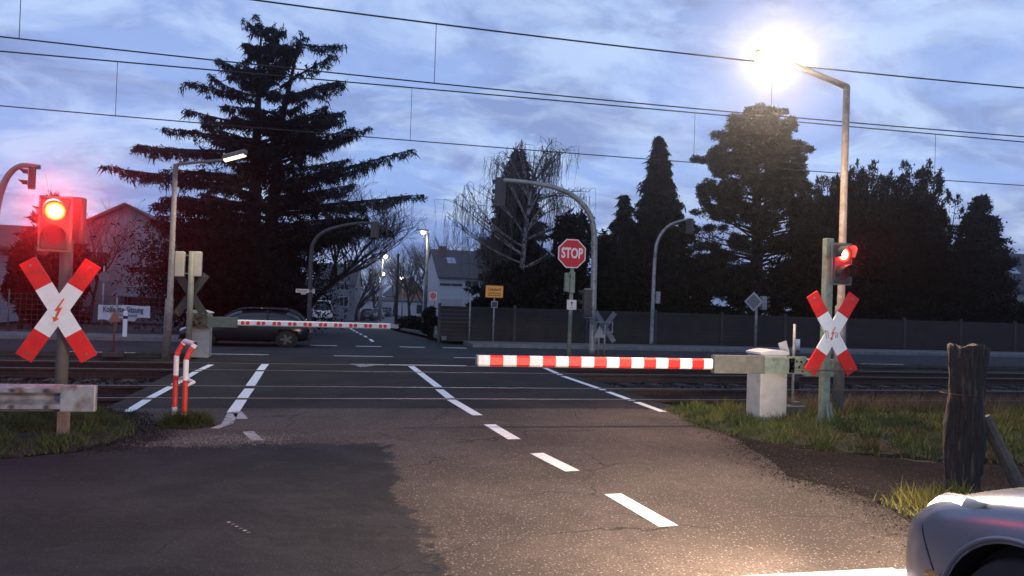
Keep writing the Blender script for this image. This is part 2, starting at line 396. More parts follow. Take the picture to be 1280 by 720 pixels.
grit(5000, [(-2.0, 8.2), (-1.6, 8.9), (-1.9, 9.8), (-2.3, 10.8)], 0.13, 0.004, "grit", "dark soil washed off the left verge", grit_d, .005)
# crossing slab, split round the four rails
RY = [12.0, 13.5, 16.22, 17.72]
def slab(y0, y1): return sheet("crossing_slab", [(-2.6, y0), (5.35, y0), (5.25, y1), (-2.55, y1)], 0.001, cross_m, 0.35)
g = 0.045; edges = [11.05]
for ry in RY: edges += [ry-g, ry+g+0.03]
edges.append(19.9)
for i in range(0, len(edges), 2): slab(edges[i], edges[i+1])
# cross road, kerbs, pavements
sheet("road", [(-80, 19.9), (80, 19.9), (80, 24.75), (-80, 24.75)], 0.0, street_m, 0.3)
kerb_m = mat("kerb_concrete", (0.16, 0.16, 0.16), 0.85, 0, 0.25, 6, 0.3, 30)
pave_m = mat("pavement_slabs", (0.10, 0.10, 0.105), 0.85, 0, 0.3, 3, 0.3, 30)
SX = lambda y: 1.75 + max(0, y-42)**1.62*0.0045 if y > 42 else 1.75     # centre of the side street
for x0, x1 in ((-80, -1.35), (4.75, 80)):
    sheet("kerb", [(x0, 24.77), (x1, 24.77), (x1, 24.9), (x0, 24.9)], 0.11, kerb_m, 0.3)
    sheet("pavement", [(x0, 24.91), (x1, 24.91), (x1, 26.6), (x0, 26.6)], 0.10, pave_m, 0.3)
mb = MB(); mk = MB(); mp_ = MB(); ycs = [24.76]+list(np.arange(26.7, 200, 3))
def strip(mb, offa, offb, dz, y0=24.7):
    vs = []; yy = [y for y in ycs if y >= y0]
    for y in yy:
        w = 1.0 if y > 27 else 1.0
        flare = max(0, (26.5-y))*0.35
        for o_ in (offa, offb): vs.append((SX(y)+o_+(flare if o_ > 0 else -flare), y, dz+terr(0, y)))
    mb.add(vs, [(2*i, 2*i+1, 2*i+3, 2*i+2) for i in range(len(yy)-1)])
strip(mb, -2.55, 2.3, 0.002); struct(mb.build("street", street_m))
for a, b_ in ((-2.7, -2.56), (2.31, 2.45)):
    k_ = MB(); strip(k_, a, b_, 0.10, 26.6); o = struct(k_.build("kerb", kerb_m)); s_ = o.modifiers.new("s", 'SOLIDIFY'); s_.thickness = 0.12; s_.offset = -1
for a, b_ in ((-4.2, -2.71), (2.46, 4.3)):
    k_ = MB(); strip(k_, a, b_, 0.09, 26.6); struct(k_.build("pavement", pave_m))

# road markings
mark_m = mat("marking_paint", (0.80, 0.79, 0.76), 0.6, 0, 0.08, 20, 0.25, 120, (0.16, 0.15, 0.15), 22, 0.60, 0.72)
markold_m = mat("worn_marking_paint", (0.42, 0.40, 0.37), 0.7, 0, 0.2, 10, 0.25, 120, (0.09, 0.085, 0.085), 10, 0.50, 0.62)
mk = MB()
def quad(mb, p0, p1, w, z=0.005, w1=None):
    p0 = Vector((p0[0], p0[1])); p1 = Vector((p1[0], p1[1])); d = (p1-p0).normalized(); n = Vector((-d.y, d.x))
    w1 = w1 or w
    vs = [p0+n*w/2, p0-n*w/2, p1-n*w1/2, p1+n*w1/2]
    mb.add([(v.x, v.y, z) for v in vs], [(0, 1, 2, 3)])
def pq(a, b_, w, mb=mk, z=0.005): quad(mb, G(*a)[:2], G(*b_)[:2], w, z)
pq((514, 458), (548, 484), 0.14); pq((549, 487), (563, 498), 0.14); pq((564, 500), (597, 519.5), 0.14)
pq((612, 531), (643, 549.5), 0.15); pq((671, 567), (716, 589.5), 0.15); pq((766, 618), (836, 658.5), 0.15)
# right hand edge line
for a, b_ in (((681, 460), (701, 469)), ((704, 470.5), (755, 488)), ((760, 490), (790, 501)), ((796, 503), (829, 515))): pq(a, b_, 0.12)
# left edge line and footway line
for a, b_ in (((332, 455), (325, 463.5)), ((325, 464.5), (313, 482.5)), ((312, 486), (303, 498)), ((302, 500), (291, 516))): pq(a, b_, 0.15)
for a, b_ in (((264, 456), (247, 464)), ((245, 465), (218, 481)), ((216, 482.5), (185, 499)), ((184, 500), (160, 515))): pq(a, b_, 0.12)
# white line in front of the cross road, stub of the arrow head
quad(mk, (1.55, 17.95), (3.3, 17.95), 0.10)
# broken lines of the cross road
x = -23.6
while x < 40:
    if not (-50 < x < -70): quad(mk, (x, 20.3), (x+1.45, 20.3), 0.10)
    x += 3.0
for x in np.arange(-0.2, 5, 1.3): quad(mk, (x, 24.2), (x+0.75, 24.2), 0.18)
for y in np.arange(26.5, 75, 3.4):
    z = 0.012+terr(0, y+0.8); quad(mk, (SX(y), y), (SX(y+1.6), y+1.6), 0.11, z)
# stop bar in front of the silver car
mk.add([(2.42, 3.72, .005), (3.42, 3.72, .005), (3.42, 4.17, .005), (2.42, 4.17, .005)], [(0, 1, 2, 3)])
mk2_ = [(3.43, 3.72, .0045), (3.9, 3.72, .0045), (3.9, 4.14, .0045), (3.43, 4.14, .0045)]; mk.add(mk2_, [(0, 1, 2, 3)])
struct(mk.build("road_markings", mark_m))
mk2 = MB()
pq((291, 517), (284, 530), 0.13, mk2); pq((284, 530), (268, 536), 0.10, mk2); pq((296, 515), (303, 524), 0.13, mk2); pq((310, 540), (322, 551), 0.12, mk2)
mk2.add([(0.9, 17.3, .0045), (1.5, 17.95, .0045), (1.55, 18.05, .0045), (0.7, 18.05, .0045)], [(0, 1, 2, 3)])
for k in range(6):
    p = G(286+k*5, 653.5+k*2.6); mk2.add([(p[0]-.011, p[1]-.011, .005), (p[0]+.011, p[1]-.011, .005), (p[0]+.011, p[1]+.011, .005), (p[0]-.011, p[1]+.011, .005)], [(0, 1, 2, 3)])
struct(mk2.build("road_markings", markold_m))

# ballast and tracks
ballast_m = mat("ballast_stone", (0.05, 0.042, 0.042), 0.95, 0, 0.6, 30, 1.0, 35, (0.035, 0.027, 0.025), 5, 0.4, 0.6)
for (x0, x1) in ((-70, -2.63), (5.4, 90)):
    for yc in (12.75, 16.97):
        mb = MB(); mb.prism([(yc-1.75, -0.42), (yc+1.75, -0.42), (yc+1.35, -0.2), (yc-1.35, -0.2)], 'x', x0, x1)
        o = mb.build("ballast", ballast_m); o["kind"] = 'structure'
def gravel_stones(n, x0, x1, name):
    c = np.empty((n, 3)); c[:, 0] = rng.uniform(x0, x1, n); c[:, 1] = rng.choice([12.75, 16.97], n)+rng.uniform(-1.4, 1.4, n); c[:, 2] = -0.2
    P = c[:, None, None, :]+rng.normal(0, 0.028, (n, 4, 3, 3)); P = P.reshape(-1, 3, 3)
    o = tris_obj(name, P, ballast_m); tag(o, "broken stones lying between the sleepers of the tracks", "gravel", kind='stuff'); return o
gravel_stones(14000, -18, -2.7, "gravel"); gravel_stones(14000, 5.5, 24, "gravel")
def track(yc, label):
    t = thing("railway_track", label, "railway track", (0, yc, 0), group="tracks of the level crossing")
    for s in (-1, 1):
        mb = MB(); c = s*0.75
        prof = [(c-.07, -.16), (c+.07, -.16), (c+.07, -.145), (c+.012, -.12), (c+.012, -.045), (c+.035, -.03), (c+.035, 0.004), (c+.025, .012), (c-.025, .012), (c-.035, 0.004), (c-.035, -.03), (c-.012, -.045), (c-.012, -.12), (c-.07, -.145)]
        mb.prism(prof, 'x', -70, 90, 0)
        mb.box((10, c, 0.0135), (160, 0.030, 0.003), 1)
        mb.build("rail", [rail_side, rail_top], t)
    proto = None
    for x in list(np.arange(-21, -2.7, 0.63))+list(np.arange(5.75, 36, 0.63)):
        if proto is None:
            mb = MB(); mb.box((0, 0, -0.235), (0.25, 2.5, 0.14)); proto = mb.build("sleeper", sleeper_m, t, 0.01, (x, 0, 0))
        else:
            c = proto.copy(); COL.objects.link(c); c.parent = t; c.location = (x, 0, 0)
track(12.75, "rusty railway track nearer to the boom barrier with thin polished rails")
track(16.97, "rusty railway track farther off beside the cross road with thin polished rails")

# ------------------------------------------------------------------ grass
def blades(name, pts, hmin, hmax, m, label, w=0.006, hs=None):
    n = len(pts); a = rng.uniform(0, 2*np.pi, n); h = rng.uniform(hmin, hmax, n)*(1 if hs is None else hs); lean = rng.normal(0, 0.5, (n, 2))*h[:, None]
    P = np.empty((n, 3, 3)); dx = np.stack([np.cos(a), np.sin(a)], 1)*w
    P[:, 0, :2] = pts[:, :2]-dx; P[:, 1, :2] = pts[:, :2]+dx; P[:, 2, :2] = pts[:, :2]+lean
    P[:, 0, 2] = P[:, 1, 2] = pts[:, 2]; P[:, 2, 2] = pts[:, 2]+h
    o = tris_obj(name, P, m); tag(o, label, "grass", kind='stuff'); return o
grass_m = mat("grass_blades", (0.075, 0.10, 0.028), 0.8, 0, 0.45, 2.0, 0, 1, (0.17, 0.13, 0.05), 1.6, 0.50, 0.68, spec=0.2)
grass_dk = mat("grass_blades_dark", (0.05, 0.068, 0.022), 0.8, 0, 0.5, 2.5, 0, 1, (0.08, 0.06, 0.03), 2.2, 0.52, 0.68, spec=0.2)
grass_y = mat("grass_blades_yellow", (0.16, 0.16, 0.035), 0.8, 0, 0.4, 3.0, 0, 1, (0.22, 0.17, 0.06), 4, 0.50, 0.68, spec=0.2)
soil_m = mat("soil", (0.014, 0.012, 0.009), 0.95, 0, 0.4, 5, 0.7, 30)
def inpoly(x, y, poly):
    ins = np.zeros(len(x), bool); j = len(poly)-1
    for i in range(len(poly)):
        xi, yi = poly[i]; xj, yj = poly[j]
        ins ^= ((yi > y) != (yj > y)) & (x < (xj-xi)*(y-yi)/(yj-yi+1e-12)+xi); j = i
    return ins
def edge_dist(x, y, poly):
    d = np.full(len(x), 9.0)
    for i in range(len(poly)):
        a = np.array(poly[i]); b = np.array(poly[(i+1) % len(poly)]); ab = b-a
        t = np.clip(((x-a[0])*ab[0]+(y-a[1])*ab[1])/(ab@ab), 0, 1)
        d = np.minimum(d, np.hypot(x-a[0]-t*ab[0], y-a[1]-t*ab[1]))
    return d
def lawn(poly, hump, n, hmin, hmax, m, name_label, zbase=0.0, fade=0.35):
    poly = ragged(poly); xs_ = [p[0] for p in poly]; ys_ = [p[1] for p in poly]
    gx = np.linspace(min(xs_), max(xs_), 60); gy = np.linspace(min(ys_), max(ys_), 40)
    bmn = bmesh.new(); XX, YY = np.meshgrid(gx, gy); X = XX.ravel(); Y = YY.ravel()
    ins = inpoly(X, Y, poly); d = edge_dist(X, Y, poly)
    zf = lambda d_, i_: zbase+hump*(1-np.exp(-d_/fade))+0.0
    Z = np.where(ins, zf(d, ins), zbase-0.25)+rng.normal(0, 0.012, len(X))
    vs = [bmn.verts.new((X[i], Y[i], Z[i])) for i in range(len(X))]
    for j in range(39):
        for i in range(59):
            q = [j*60+i, j*60+i+1, (j+1)*60+i+1, (j+1)*60+i]
            if any(ins[k] for k in q): bmn.faces.new([vs[k] for k in q])
    me = bpy.data.meshes.new("verge"); bmn.to_mesh(me); bmn.free(); me.materials.append(soil_m)
    o = bpy.data.objects.new("verge", me); COL.objects.link(o); o["kind"] = 'structure'
    x = rng.uniform(min(xs_), max(xs_), n*3); y = rng.uniform(min(ys_), max(ys_), n*3); k = inpoly(x, y, poly); x = x[k][:n]; y = y[k][:n]
    d = edge_dist(x, y, poly); keep = rng.random(len(x)) < np.clip(0.35+d*4, 0, 1); x = x[keep]; y = y[keep]; d = d[keep]
    z = zf(d, True)-0.02
    cl = 0.45+1.1*np.abs(np.sin(x*5.3+np.cos(y*4.1)*1.7)*np.cos(y*6.9-x*2))*rng.uniform(.6, 1.3, len(x))
    blades("grass", np.stack([x, y, z], 1), hmin, hmax, m, name_label, hs=cl)
    return o
islandL = [(-9, 7.75), (-2.75, 7.92), (-2.05, 8.25), (-1.82, 9.1), (-2.1, 10.1), (-2.6, 11.0), (-9, 11.2)]
lawn(islandL, 0.09, 60000, 0.03, 0.13, grass_dk, "rough dark grass on the verge below the steel crash rail")
stripR = [(4.95, 10.9), (4.7, 9.4), (4.95, 8.45), (5.5, 7.75), (6.6, 7.05), (9, 6.5), (14, 6.0), (14, 11.0), (5.3, 11.25)]
lawn(stripR, 0.06, 95000, 0.03, 0.14, grass_m, "lit green and straw-coloured grass around the barrier machine")
lawn([(4.45, 5.7), (4.35, 5.25), (4.6, 4.7), (5.3, 4.6), (5.7, 5.4), (5.2, 6.0)], 0.03, 3600, 0.03, 0.15, grass_y, "yellow-green grass tuft at the foot of the old timber post", fade=0.2)
lawn([(-1.72, 9.7), (-1.62, 9.45), (-1.35, 9.4), (-1.15, 9.6), (-1.2, 10.0), (-1.5, 10.1)], 0.06, 5000, 0.04, 0.14, grass_dk, "small grass tuft round the foot of the red and white hoop", fade=0.15)
lawn([(-30, 19.0), (-2.7, 19.0), (-2.4, 19.35), (-2.7, 19.8), (-30, 19.8)], 0.05, 9000, 0.04, 0.12, grass_dk, "thin dark grass between the far track and the cross road on the left")
lawn([(5.5, 19.0), (40, 19.0), (40, 19.8), (5.4, 19.8)], 0.05, 9000, 0.04, 0.12, grass_dk, "thin dark grass between the far track and the cross road on the right")
# dry weeds by the near track at right
wp = np.stack([rng.uniform(6.8, 12.5, 5000), rng.normal(10.6, 0.25, 5000), np.full(5000, 0.03)], 1)
blades("weeds", wp, 0.1, 0.34, mat("dry_weed", (0.12, 0.085, 0.055), 0.9, 0, 0.4, 4), "brown dry weeds along the near track right of the lamp post", 0.004)

# ------------------------------------------------------------------ street furniture
def thick_x(mb, arms, thick=0.02):
    pass
def saint_andrew(t, c, half_w, half_h, bw, y, mats=None, bolt=True, back=False):
    """crossed boards, centre c=(x,z), half sizes of board centre-line ends, board width bw, front at y"""
    objs = []
    for k, s in enumerate((1, -1)):
        a = Vector((c[0]-s*half_w, c[1]-half_h)); b_ = Vector((c[0]+s*half_w, c[1]+half_h)); d = (b_-a); Ln = d.length; d.normalize(); n = Vector((-d.y, d.x))
        mb = MB(); yy = y-0.003*k; th = 0.02
        cuts = [0, 0.26, 0.74, 1.0]
        for i in range(3):
            p, q = a+d*Ln*cuts[i], a+d*Ln*cuts[i+1]
            poly = [p-n*bw/2, q-n*bw/2, q+n*bw/2, p+n*bw/2]
            mb.prism([(v.x, v.y) for v in poly], 'y', yy, yy+th, (0 if back else (1 if i != 1 else 0)))
        bo_ = mb.build("cross_board", mats or [white_sheet, red_sheet], t); objs.append(bo_)
        for u in (0.05, 0.95):
            p = a+d*Ln*u; bt = MB(); bt.lathe([(0.013, 0), (0.011, 0.008)], (p.x, yy-.001, p.y), 8, 0, Matrix.Rotation(R(90), 3, 'X')); bt.build("bolt", galv, bo_)
    return objs
def bolt_sign(t, c, y, m, s=1.0, name="lightning_arrow"):
    pts = [(0.045, 0.14), (-0.035, 0.01), (0.0, 0.01), (-0.02, -0.085), (-0.045, -0.07), (-0.035, -0.14), (0.02, -0.085), (-0.003, -0.085), (0.045, 0.03), (0.005, 0.03), (0.06, 0.14)]
    pts = [(0.05, 0.14), (-0.045, -0.015), (-0.005, -0.005), (-0.035, -0.095), (-0.06, -0.08), (-0.045, -0.15), (0.015, -0.105), (-0.015, -0.1), (0.045, 0.035), (0.0, 0.025), (0.065, 0.135)]
    mb = MB(); mb.prism([(c[0]+p[0]*s, c[1]+p[1]*s) for p in pts], 'y', y-0.003, y, 0); return mb.build(name, m, t)
bolt_m = mat("bolt_red", (0.7, 0.10, 0.04), 0.5)
lens_red = None
def lens_mat(name, core, rim, s):
    m = bpy.data.materials.new(name); m.use_nodes = True; t = m.node_tree; b = t.nodes["Principled BSDF"]
    tcn = t.nodes.new("ShaderNodeTexCoord"); gr = t.nodes.new("ShaderNodeTexGradient"); gr.gradient_type = 'SPHERICAL'
    mp = t.nodes.new("ShaderNodeMapping"); mp.inputs["Scale"].default_value = (9.6, 9.6, 9.6)
    t.links.new(tcn.outputs["Object"], mp.inputs[0]); t.links.new(mp.outputs[0], gr.inputs[0])
    r = t.nodes.new("ShaderNodeValToRGB"); t.links.new(gr.outputs["Fac"], r.inputs[0])
    r.color_ramp.elements[0].position = 0.0; r.color_ramp.elements[0].color = (*rim, 1)
    r.color_ramp.elements[1].position = 0.55; r.color_ramp.elements[1].color = (*core, 1)
    e_ = r.color_ramp.elements.new(0.26); e_.color = (1.0, 0.16, 0.01, 1)
    t.links.new(r.outputs[0], b.inputs["Emission Color"]); b.inputs["Emission Strength"].default_value = s
    b.inputs["Base Color"].default_value = (0.5, 0.05, 0.02, 1)
    return m
lens_on = lens_mat("lit_red_lens", (1.0, 0.72, 0.32), (0.6, 0.012, 0.0), 6.0)
lens_off = mat("unlit_red_lens", (0.10, 0.01, 0.012), 0.25)
head_m = mat("signal_housing", (0.05, 0.045, 0.045), 0.5, 0, 0.1, 10)
head_rim = mat("signal_housing_edge", (0.17, 0.16, 0.15), 0.5, 0, 0.1, 10)
def hood(mb, c, r_, ln, m=0, d=(0, -1)):
    """half cylinder visor opening downwards, pointing along d in plan"""
    n = 14; vs = []; th = 0.006
    D = Vector((d[0], d[1], 0)).normalized(); S = Vector((0, 0, 1)).cross(D)
    for rr in (r_, r_-th):
        for e in (0, 1):
            for k in range(n+1):
                a = math.pi*(-0.12+1.24*k/n); lnk = ln*(1.0 if e else 0.0)*(0.55+0.45*max(0, math.sin(a)))
                p = Vector(c)+S*math.cos(a)*rr+Vector((0, 0, 1))*math.sin(a)*rr+D*lnk; vs.append(tuple(p))
    q = n+1; fs = []
    for k in range(n):
        fs += [(k, k+1, q+k+1, q+k), (2*q+k, 3*q+k, 3*q+k+1, 2*q+k+1), (q+k, q+k+1, 3*q+k+1, 3*q+k)]
    mb.add(vs, fs, m)
lens_on_r = lens_mat("lit_red_lens_cold", (1.0, 0.70, 0.62), (0.7, 0.005, 0.0), 6.0)
lens_on_r.node_tree.nodes['Color Ramp'].color_ramp.elements[1].color = (1, 0.035, 0.01, 1)
def signal_head(root, c, d=(0, -1), w=0.29, h=0.56, lit=0, glow=12.0, gsize=1.0, label=None, back=False, lm=None):
    """two-lens level crossing signal, centre c local, facing plan direction d"""
    D = Vector((d[0], d[1], 0)).normalized(); ang = math.atan2(D.x, -D.y)*-1
    ang = math.atan2(-D.x, -D.y)*-1
    rot = Matrix.Rotation(math.atan2(D.y, D.x)+math.pi/2, 3, 'Z')
    mb = MB(); mb.box(c, (w, 0.13, h), 0, rot); hd = mb.build("signal_housing", [head_m], root, 0.02)
    if back: return hd
    fr = MB()
    cc = Vector(c)-rot @ Vector((0, -0.0, 0))
    for sx, sz, dx, dz in ((0, 1, w+.03, .02), (0, -1, w+.03, .02), (1, 0, .02, h+.03), (-1, 0, .02, h+.03)):
        fr.box(cc+rot @ Vector((sx*(w/2+.006), 0.01, sz*(h/2+.006))), (dx if not sx else .022, 0.10, dz if not sz else .022), 0, rot)
    fr.build("housing_frame", [head_rim], hd)
    for i, z in enumerate((h*0.24, -h*0.24)):
        p = Vector(c)+rot @ Vector((0, -0.068, z))
        mb = MB(); rr = 0.098 if i == lit else 0.095
        prof = [(rr*math.cos(a), -0.035*math.sin(a)) for a in np.linspace(0, 1.45, 7)]
        rx = rot @ Matrix.Rotation(R(-90), 3, 'X')
        mb.lathe([(x_, -z_) for x_, z_ in prof], (0, 0, 0), 24, 0, rx)
        ln = mb.build("lens", [(lm or lens_on) if i == lit else lens_off], hd); ln.location = p
        hb_ = MB(); hood(hb_, tuple(p), 0.112, 0.19, 0, (D.x, D.y)); hb_.build("visor", [black_plastic], hd)
        if i == lit:
            q = p+D*0.16
            lamp("red_light", 'POINT', glow*.035, (1, 0.008, 0.003), hd, tuple(q), shadow_soft_size=0.05)  # added point light that reddens the housing and visor
            lamp("red_halo_spot", 'SPOT', glow, (1, 0.02, 0.02), hd, tuple(p+D*0.06), (R(100), 0, math.atan2(D.y, D.x)-math.pi/2), spot_size=R(62), spot_blend=0.5, shadow_soft_size=0.06)  # extra spot added, makes the haze glow red round the lens
    return hd

def px_local(px, py, y, origin):
    p = AY(px, py, y); return (p[0]-origin[0], p[1]-origin[1], p[2]-origin[2])

# ---- left crossing signal with cross
def crossing_signal_left():
    YL = 9.35; b0 = AY(74, 540, YL); o = (b0[0], YL, 0.0)
    t = thing("crossing_signal", "glowing red crossing signal and cross on the pole behind the steel crash rail", "railway signal", o, group="red level crossing signals with crosses")
    mb = MB(); mb.tube([(0, 0, -0.1), (0, 0, AY(78, 300, YL)[2])], 0.062, 14); mb.build("pole", mat("mossy_grey_pole", (0.10, 0.10, 0.085), .7, 0, .2, 8), t)
    c = px_local(73.5, 388, YL-0.12, o)
    tl = px_local(36, 333, YL-0.12, o); br = px_local(106, 441, YL-0.12, o)
    hw = (br[0]-tl[0])/2; hh = (tl[2]-br[2])/2
    saint_andrew(t, ((tl[0]+br[0])/2+.02, (tl[2]+br[2])/2), hw+0.03, hh+0.06, 0.175, -0.14)
    bolt_sign(t, ((tl[0]+br[0])/2+.02, (tl[2]+br[2])/2), -0.146, bolt_m, 0.85)
    h = px_local(73, 281, YL, o)
    signal_head(t, (h[0], -0.10, h[2]), (0.20, -1), 0.27, 0.54, 0, 1500)
    signal_head(t, (h[0]+0.10, 0.20, h[2]+0.07), (0.15, 1), 0.2, 0.5, 0, 0.5, back=True)
    return t
t = crossing_signal_left()
# ---- right crossing signal with cross on square green post
def crossing_signal_right():
    YL = 9.3; b0 = AY(1029, 535, YL); o = (b0[0], YL, 0.0)
    t = thing("crossing_signal", "red crossing signal and cross on the green square post beside the tall lamp", "railway signal", o, group="red level crossing signals with crosses")
    top = AY(1033, 298, YL)[2]
    mb = MB(); mb.box((0, 0, top/2), (0.105, 0.105, top)); mb.build("post", green_paint, t, 0.008)
    g = MB()
    for s in (-1, 1): g.prism([(s*0.053, 0.0), (s*0.17, 0.0), (s*0.053, 0.36)] if s > 0 else [(-0.053, 0), (-0.053, 0.36), (-0.17, 0)], 'y', -0.055, -0.043)
    g.prism([(-0.054, 0.0), (-0.17, 0.0), (-0.054, 0.36)], 'x', -0.012, 0.0); g.box((0, 0, 0.015), (0.36, 0.3, 0.03)); g.build("foot_gusset", green_paint, t)
    yy = YL-0.12
    tl = px_local(1013, 367, yy, o); br = px_local(1065, 466, yy, o); tr = px_local(1067, 366, yy, o); bl = px_local(1012, 468, yy, o)
    cx = (tl[0]+br[0]+tr[0]+bl[0])/4; cz = (tl[2]+br[2]+tr[2]+bl[2])/4
    saint_andrew(t, (cx, cz), 0.315, 0.505, 0.175, -0.14)
    bolt_sign(t, (cx, cz), -0.146, bolt_m, 0.62)
    gm = mat("pen_scribble", (0.2, 0.12, 0.08), 0.7)
    sc = MB()
    for (x0, z0), (x1, z1) in (((-.13, .03), (-.075, .03)), ((-.11, .03), (-.085, -.07)), ((-.075, .03), (-.06, -.06)), ((.05, .02), (.045, -.06)), ((.075, .01), (.072, -.05))):
        d = Vector((x1-x0, 0, z1-z0)); sc.tube([(cx+x0, -0.1455, cz+z0), (cx+x1, -0.1455, cz+z1)], 0.004, 5)
    sc.build("scribble", gm, t)
    h = px_local(1050, 330, YL-0.05, o)
    signal_head(t, (h[0], -0.05, h[2]), (0.02, -1), 0.27, 0.52, 0, 420, lm=lens_on_r)
    signal_head(t, (h[0]+0.15, 0.17, h[2]+0.02), (1, 0.15), 0.25, 0.5, 0, 0.6)
    br_ = MB(); br_.box((h[0]/2, 0.02, h[2]+0.15), (abs(h[0]), 0.04, 0.04)); br_.box((h[0]/2, 0.02, h[2]-0.18), (abs(h[0]), 0.04, 0.04)); br_.build("bracket", galv, t)
    mb = MB(); a = px_local(992, 463, YL-.17, o); b_ = px_local(1076, 464, YL-.17, o); mb.tube([a, b_], 0.006, 6); mb.build("tie_wire", rust, t)
    return t
crossing_signal_right()

# ---- right barrier machine and boom
def barrier_near():
    YB = 9.50; c0 = AY(958, 528, 9.72); o = (c0[0], 9.72, 0.0)
    t = thing("barrier_machine", "boom barrier with broad red and white blocks across the right lane", "barrier", o, group="lowered level crossing barriers")
    W2 = 0.19
    cab = MB(); cab.box((0, 0.02, 0.46), (0.40, 0.36, 0.92)); cb = cab.build("cabinet", cab_grey, t, 0.015)
    cap = MB(); n = 9; prof = [(-0.215, 0.92)]+[(-0.215+0.43*k/n, 0.955+0.035*math.sin(math.pi*k/n)) for k in range(n+1)]+[(0.215, 0.92)]
    cap.prism(prof, 'y', -0.17, 0.215); cap.build("lid", mat("cabinet_lid", (0.5, 0.5, 0.5), 0.5, 0, 0.1, 8), cb, 0.008)
    ds = MB(); ds.box((0.0, -0.1615, 0.42), (0.34, 0.004, 0.66)); ds.build("door_panel", cab_grey, cb, 0.004)
    z0 = AY(940, 455.5, YB)[2]; L1 = AY(890, 455, YB)[0]-o[0]; L0 = AY(597, 449, YB)[0]-o[0]
    zb = AY(740, 452.5, YB)[2]
    mb = MB(); e0 = AY(1036, 460, YB)[0]-o[0]
    mb.box(((L1+(-0.22))/2, -0.24, z0), (abs(L1+0.22), 0.10, 0.235)); mb.build("boom_socket", mat("socket_grey", (0.13, 0.125, 0.10), 0.7, 0, 0.3, 9), t, 0.006)
    mb = MB(); mb.box((0.0, -0.245, z0-0.005), (0.46, 0.06, 0.20), 0)
    mb.box((0.27, -0.26, z0+0.0), (0.26, 0.03, 0.23), 0)
    for x, z in ((0.18, 0.05), (0.25, 0.05), (0.32, 0.05), (0.2, -0.02), (0.29, -0.02), (0.18, -0.075), (0.34, -0.075)): mb.lathe([(0.016, 0), (0.016, 0.012)], (x, -0.276, z0+z), 8, 1, Matrix.Rotation(R(90), 3, 'X'))
    mb.build("pivot_plate", [green_paint, black_plastic], t, 0.004)
    mb = MB(); mb.box(((0.4+e0+0.05)/2, -0.235, z0-0.03), (abs(e0+0.05-0.4), 0.07, 0.23)); mb.box(((0.4+e0)/2, -0.235, z0+0.07), (abs(e0-0.4), 0.11, 0.025)); mb.build("counterweight_arm", green_paint, t, 0.006)
    # the boom: an octagonal-edged aluminium profile, blocks of colour
    bm_ = MB(); zb2 = zb; nseg = 18.6; seg = (L1-0.02-L0)/nseg; x = L0; k = 0; first = True
    while x < L1-0.021:
        ln = seg*(0.85 if first else 1.0); first = False
        x1 = min(x+ln, L1-0.02)
        prof = [(-0.285, -0.045), (-0.265, -0.066), (-0.215, -0.066), (-0.195, -0.045), (-0.195, 0.045), (-0.215, 0.066), (-0.265, 0.066), (-0.285, 0.045)]
        bm_.prism([(p[0], zb2+p[1]) for p in prof], 'x', x, x1, k % 2); x = x1; k += 1
    bo = bm_.build("boom", [white_sheet, red_sheet], t)
    ends = MB(); ends.prism([(p[0]*1.0, zb2+p[1]*1.05) for p in prof], 'x', L0-0.02, L0-0.001); ends.build("boom_end_cap", galv, bo)
    return t
barrier_near()
# counterweight/side panel and rod behind machine
mb = MB(); a = AY(990, 520, 10.0); mb.tube([(a[0], 10.0, 0), (a[0], 10.0, AY(990, 405, 10.0)[2])], 0.02, 8); tag(mb.build("steel_rod", galv), "thin upright steel rod between the grey cabinet and the green post", "rod")
pn = AY(980, 436, 10.05); mb = MB(); mb.box((pn[0], 10.05, pn[2]), (0.13, 0.01, 0.2), 0, Matrix.Rotation(R(-18), 3, 'Y')); mb.tube([(pn[0]+.04, 10.06, 0), (pn[0]+.04, 10.06, pn[2])], 0.015, 8)
o = mb.build("marker_panel", [mat("marker_white", (0.5, 0.5, 0.5), 0.6)]); tag(o, "small tilted white panel sticking up right of the grey cabinet lid", "panel")
mb = MB(); a = AY(997, 440, 14.9); hh_ = AY(997, 424, 14.9)[2]
for i in range(4): mb.tube([(a[0], 14.9, -0.2 if i == 0 else hh_*i/4), (a[0], 14.9, hh_*(i+1)/4)], 0.045, 10, i % 2)
tag(mb.build("track_marker", [black_plastic, white_paint]), "short black and white banded post between the two railway tracks", "marker post")
mb = MB(); mb.box((0, 0, 0.09), (0.35, 0.22, 0.18)); mb.box((0.1, 0.02, 0.2), (0.12, 0.1, 0.06)); a = G(1000, 528)
tag(mb.build("junction_box", dkgrey, None, 0.01, (a[0], a[1]+.25, 0.02)), "low black cable box in the grass between the cabinet and the green post", "box")

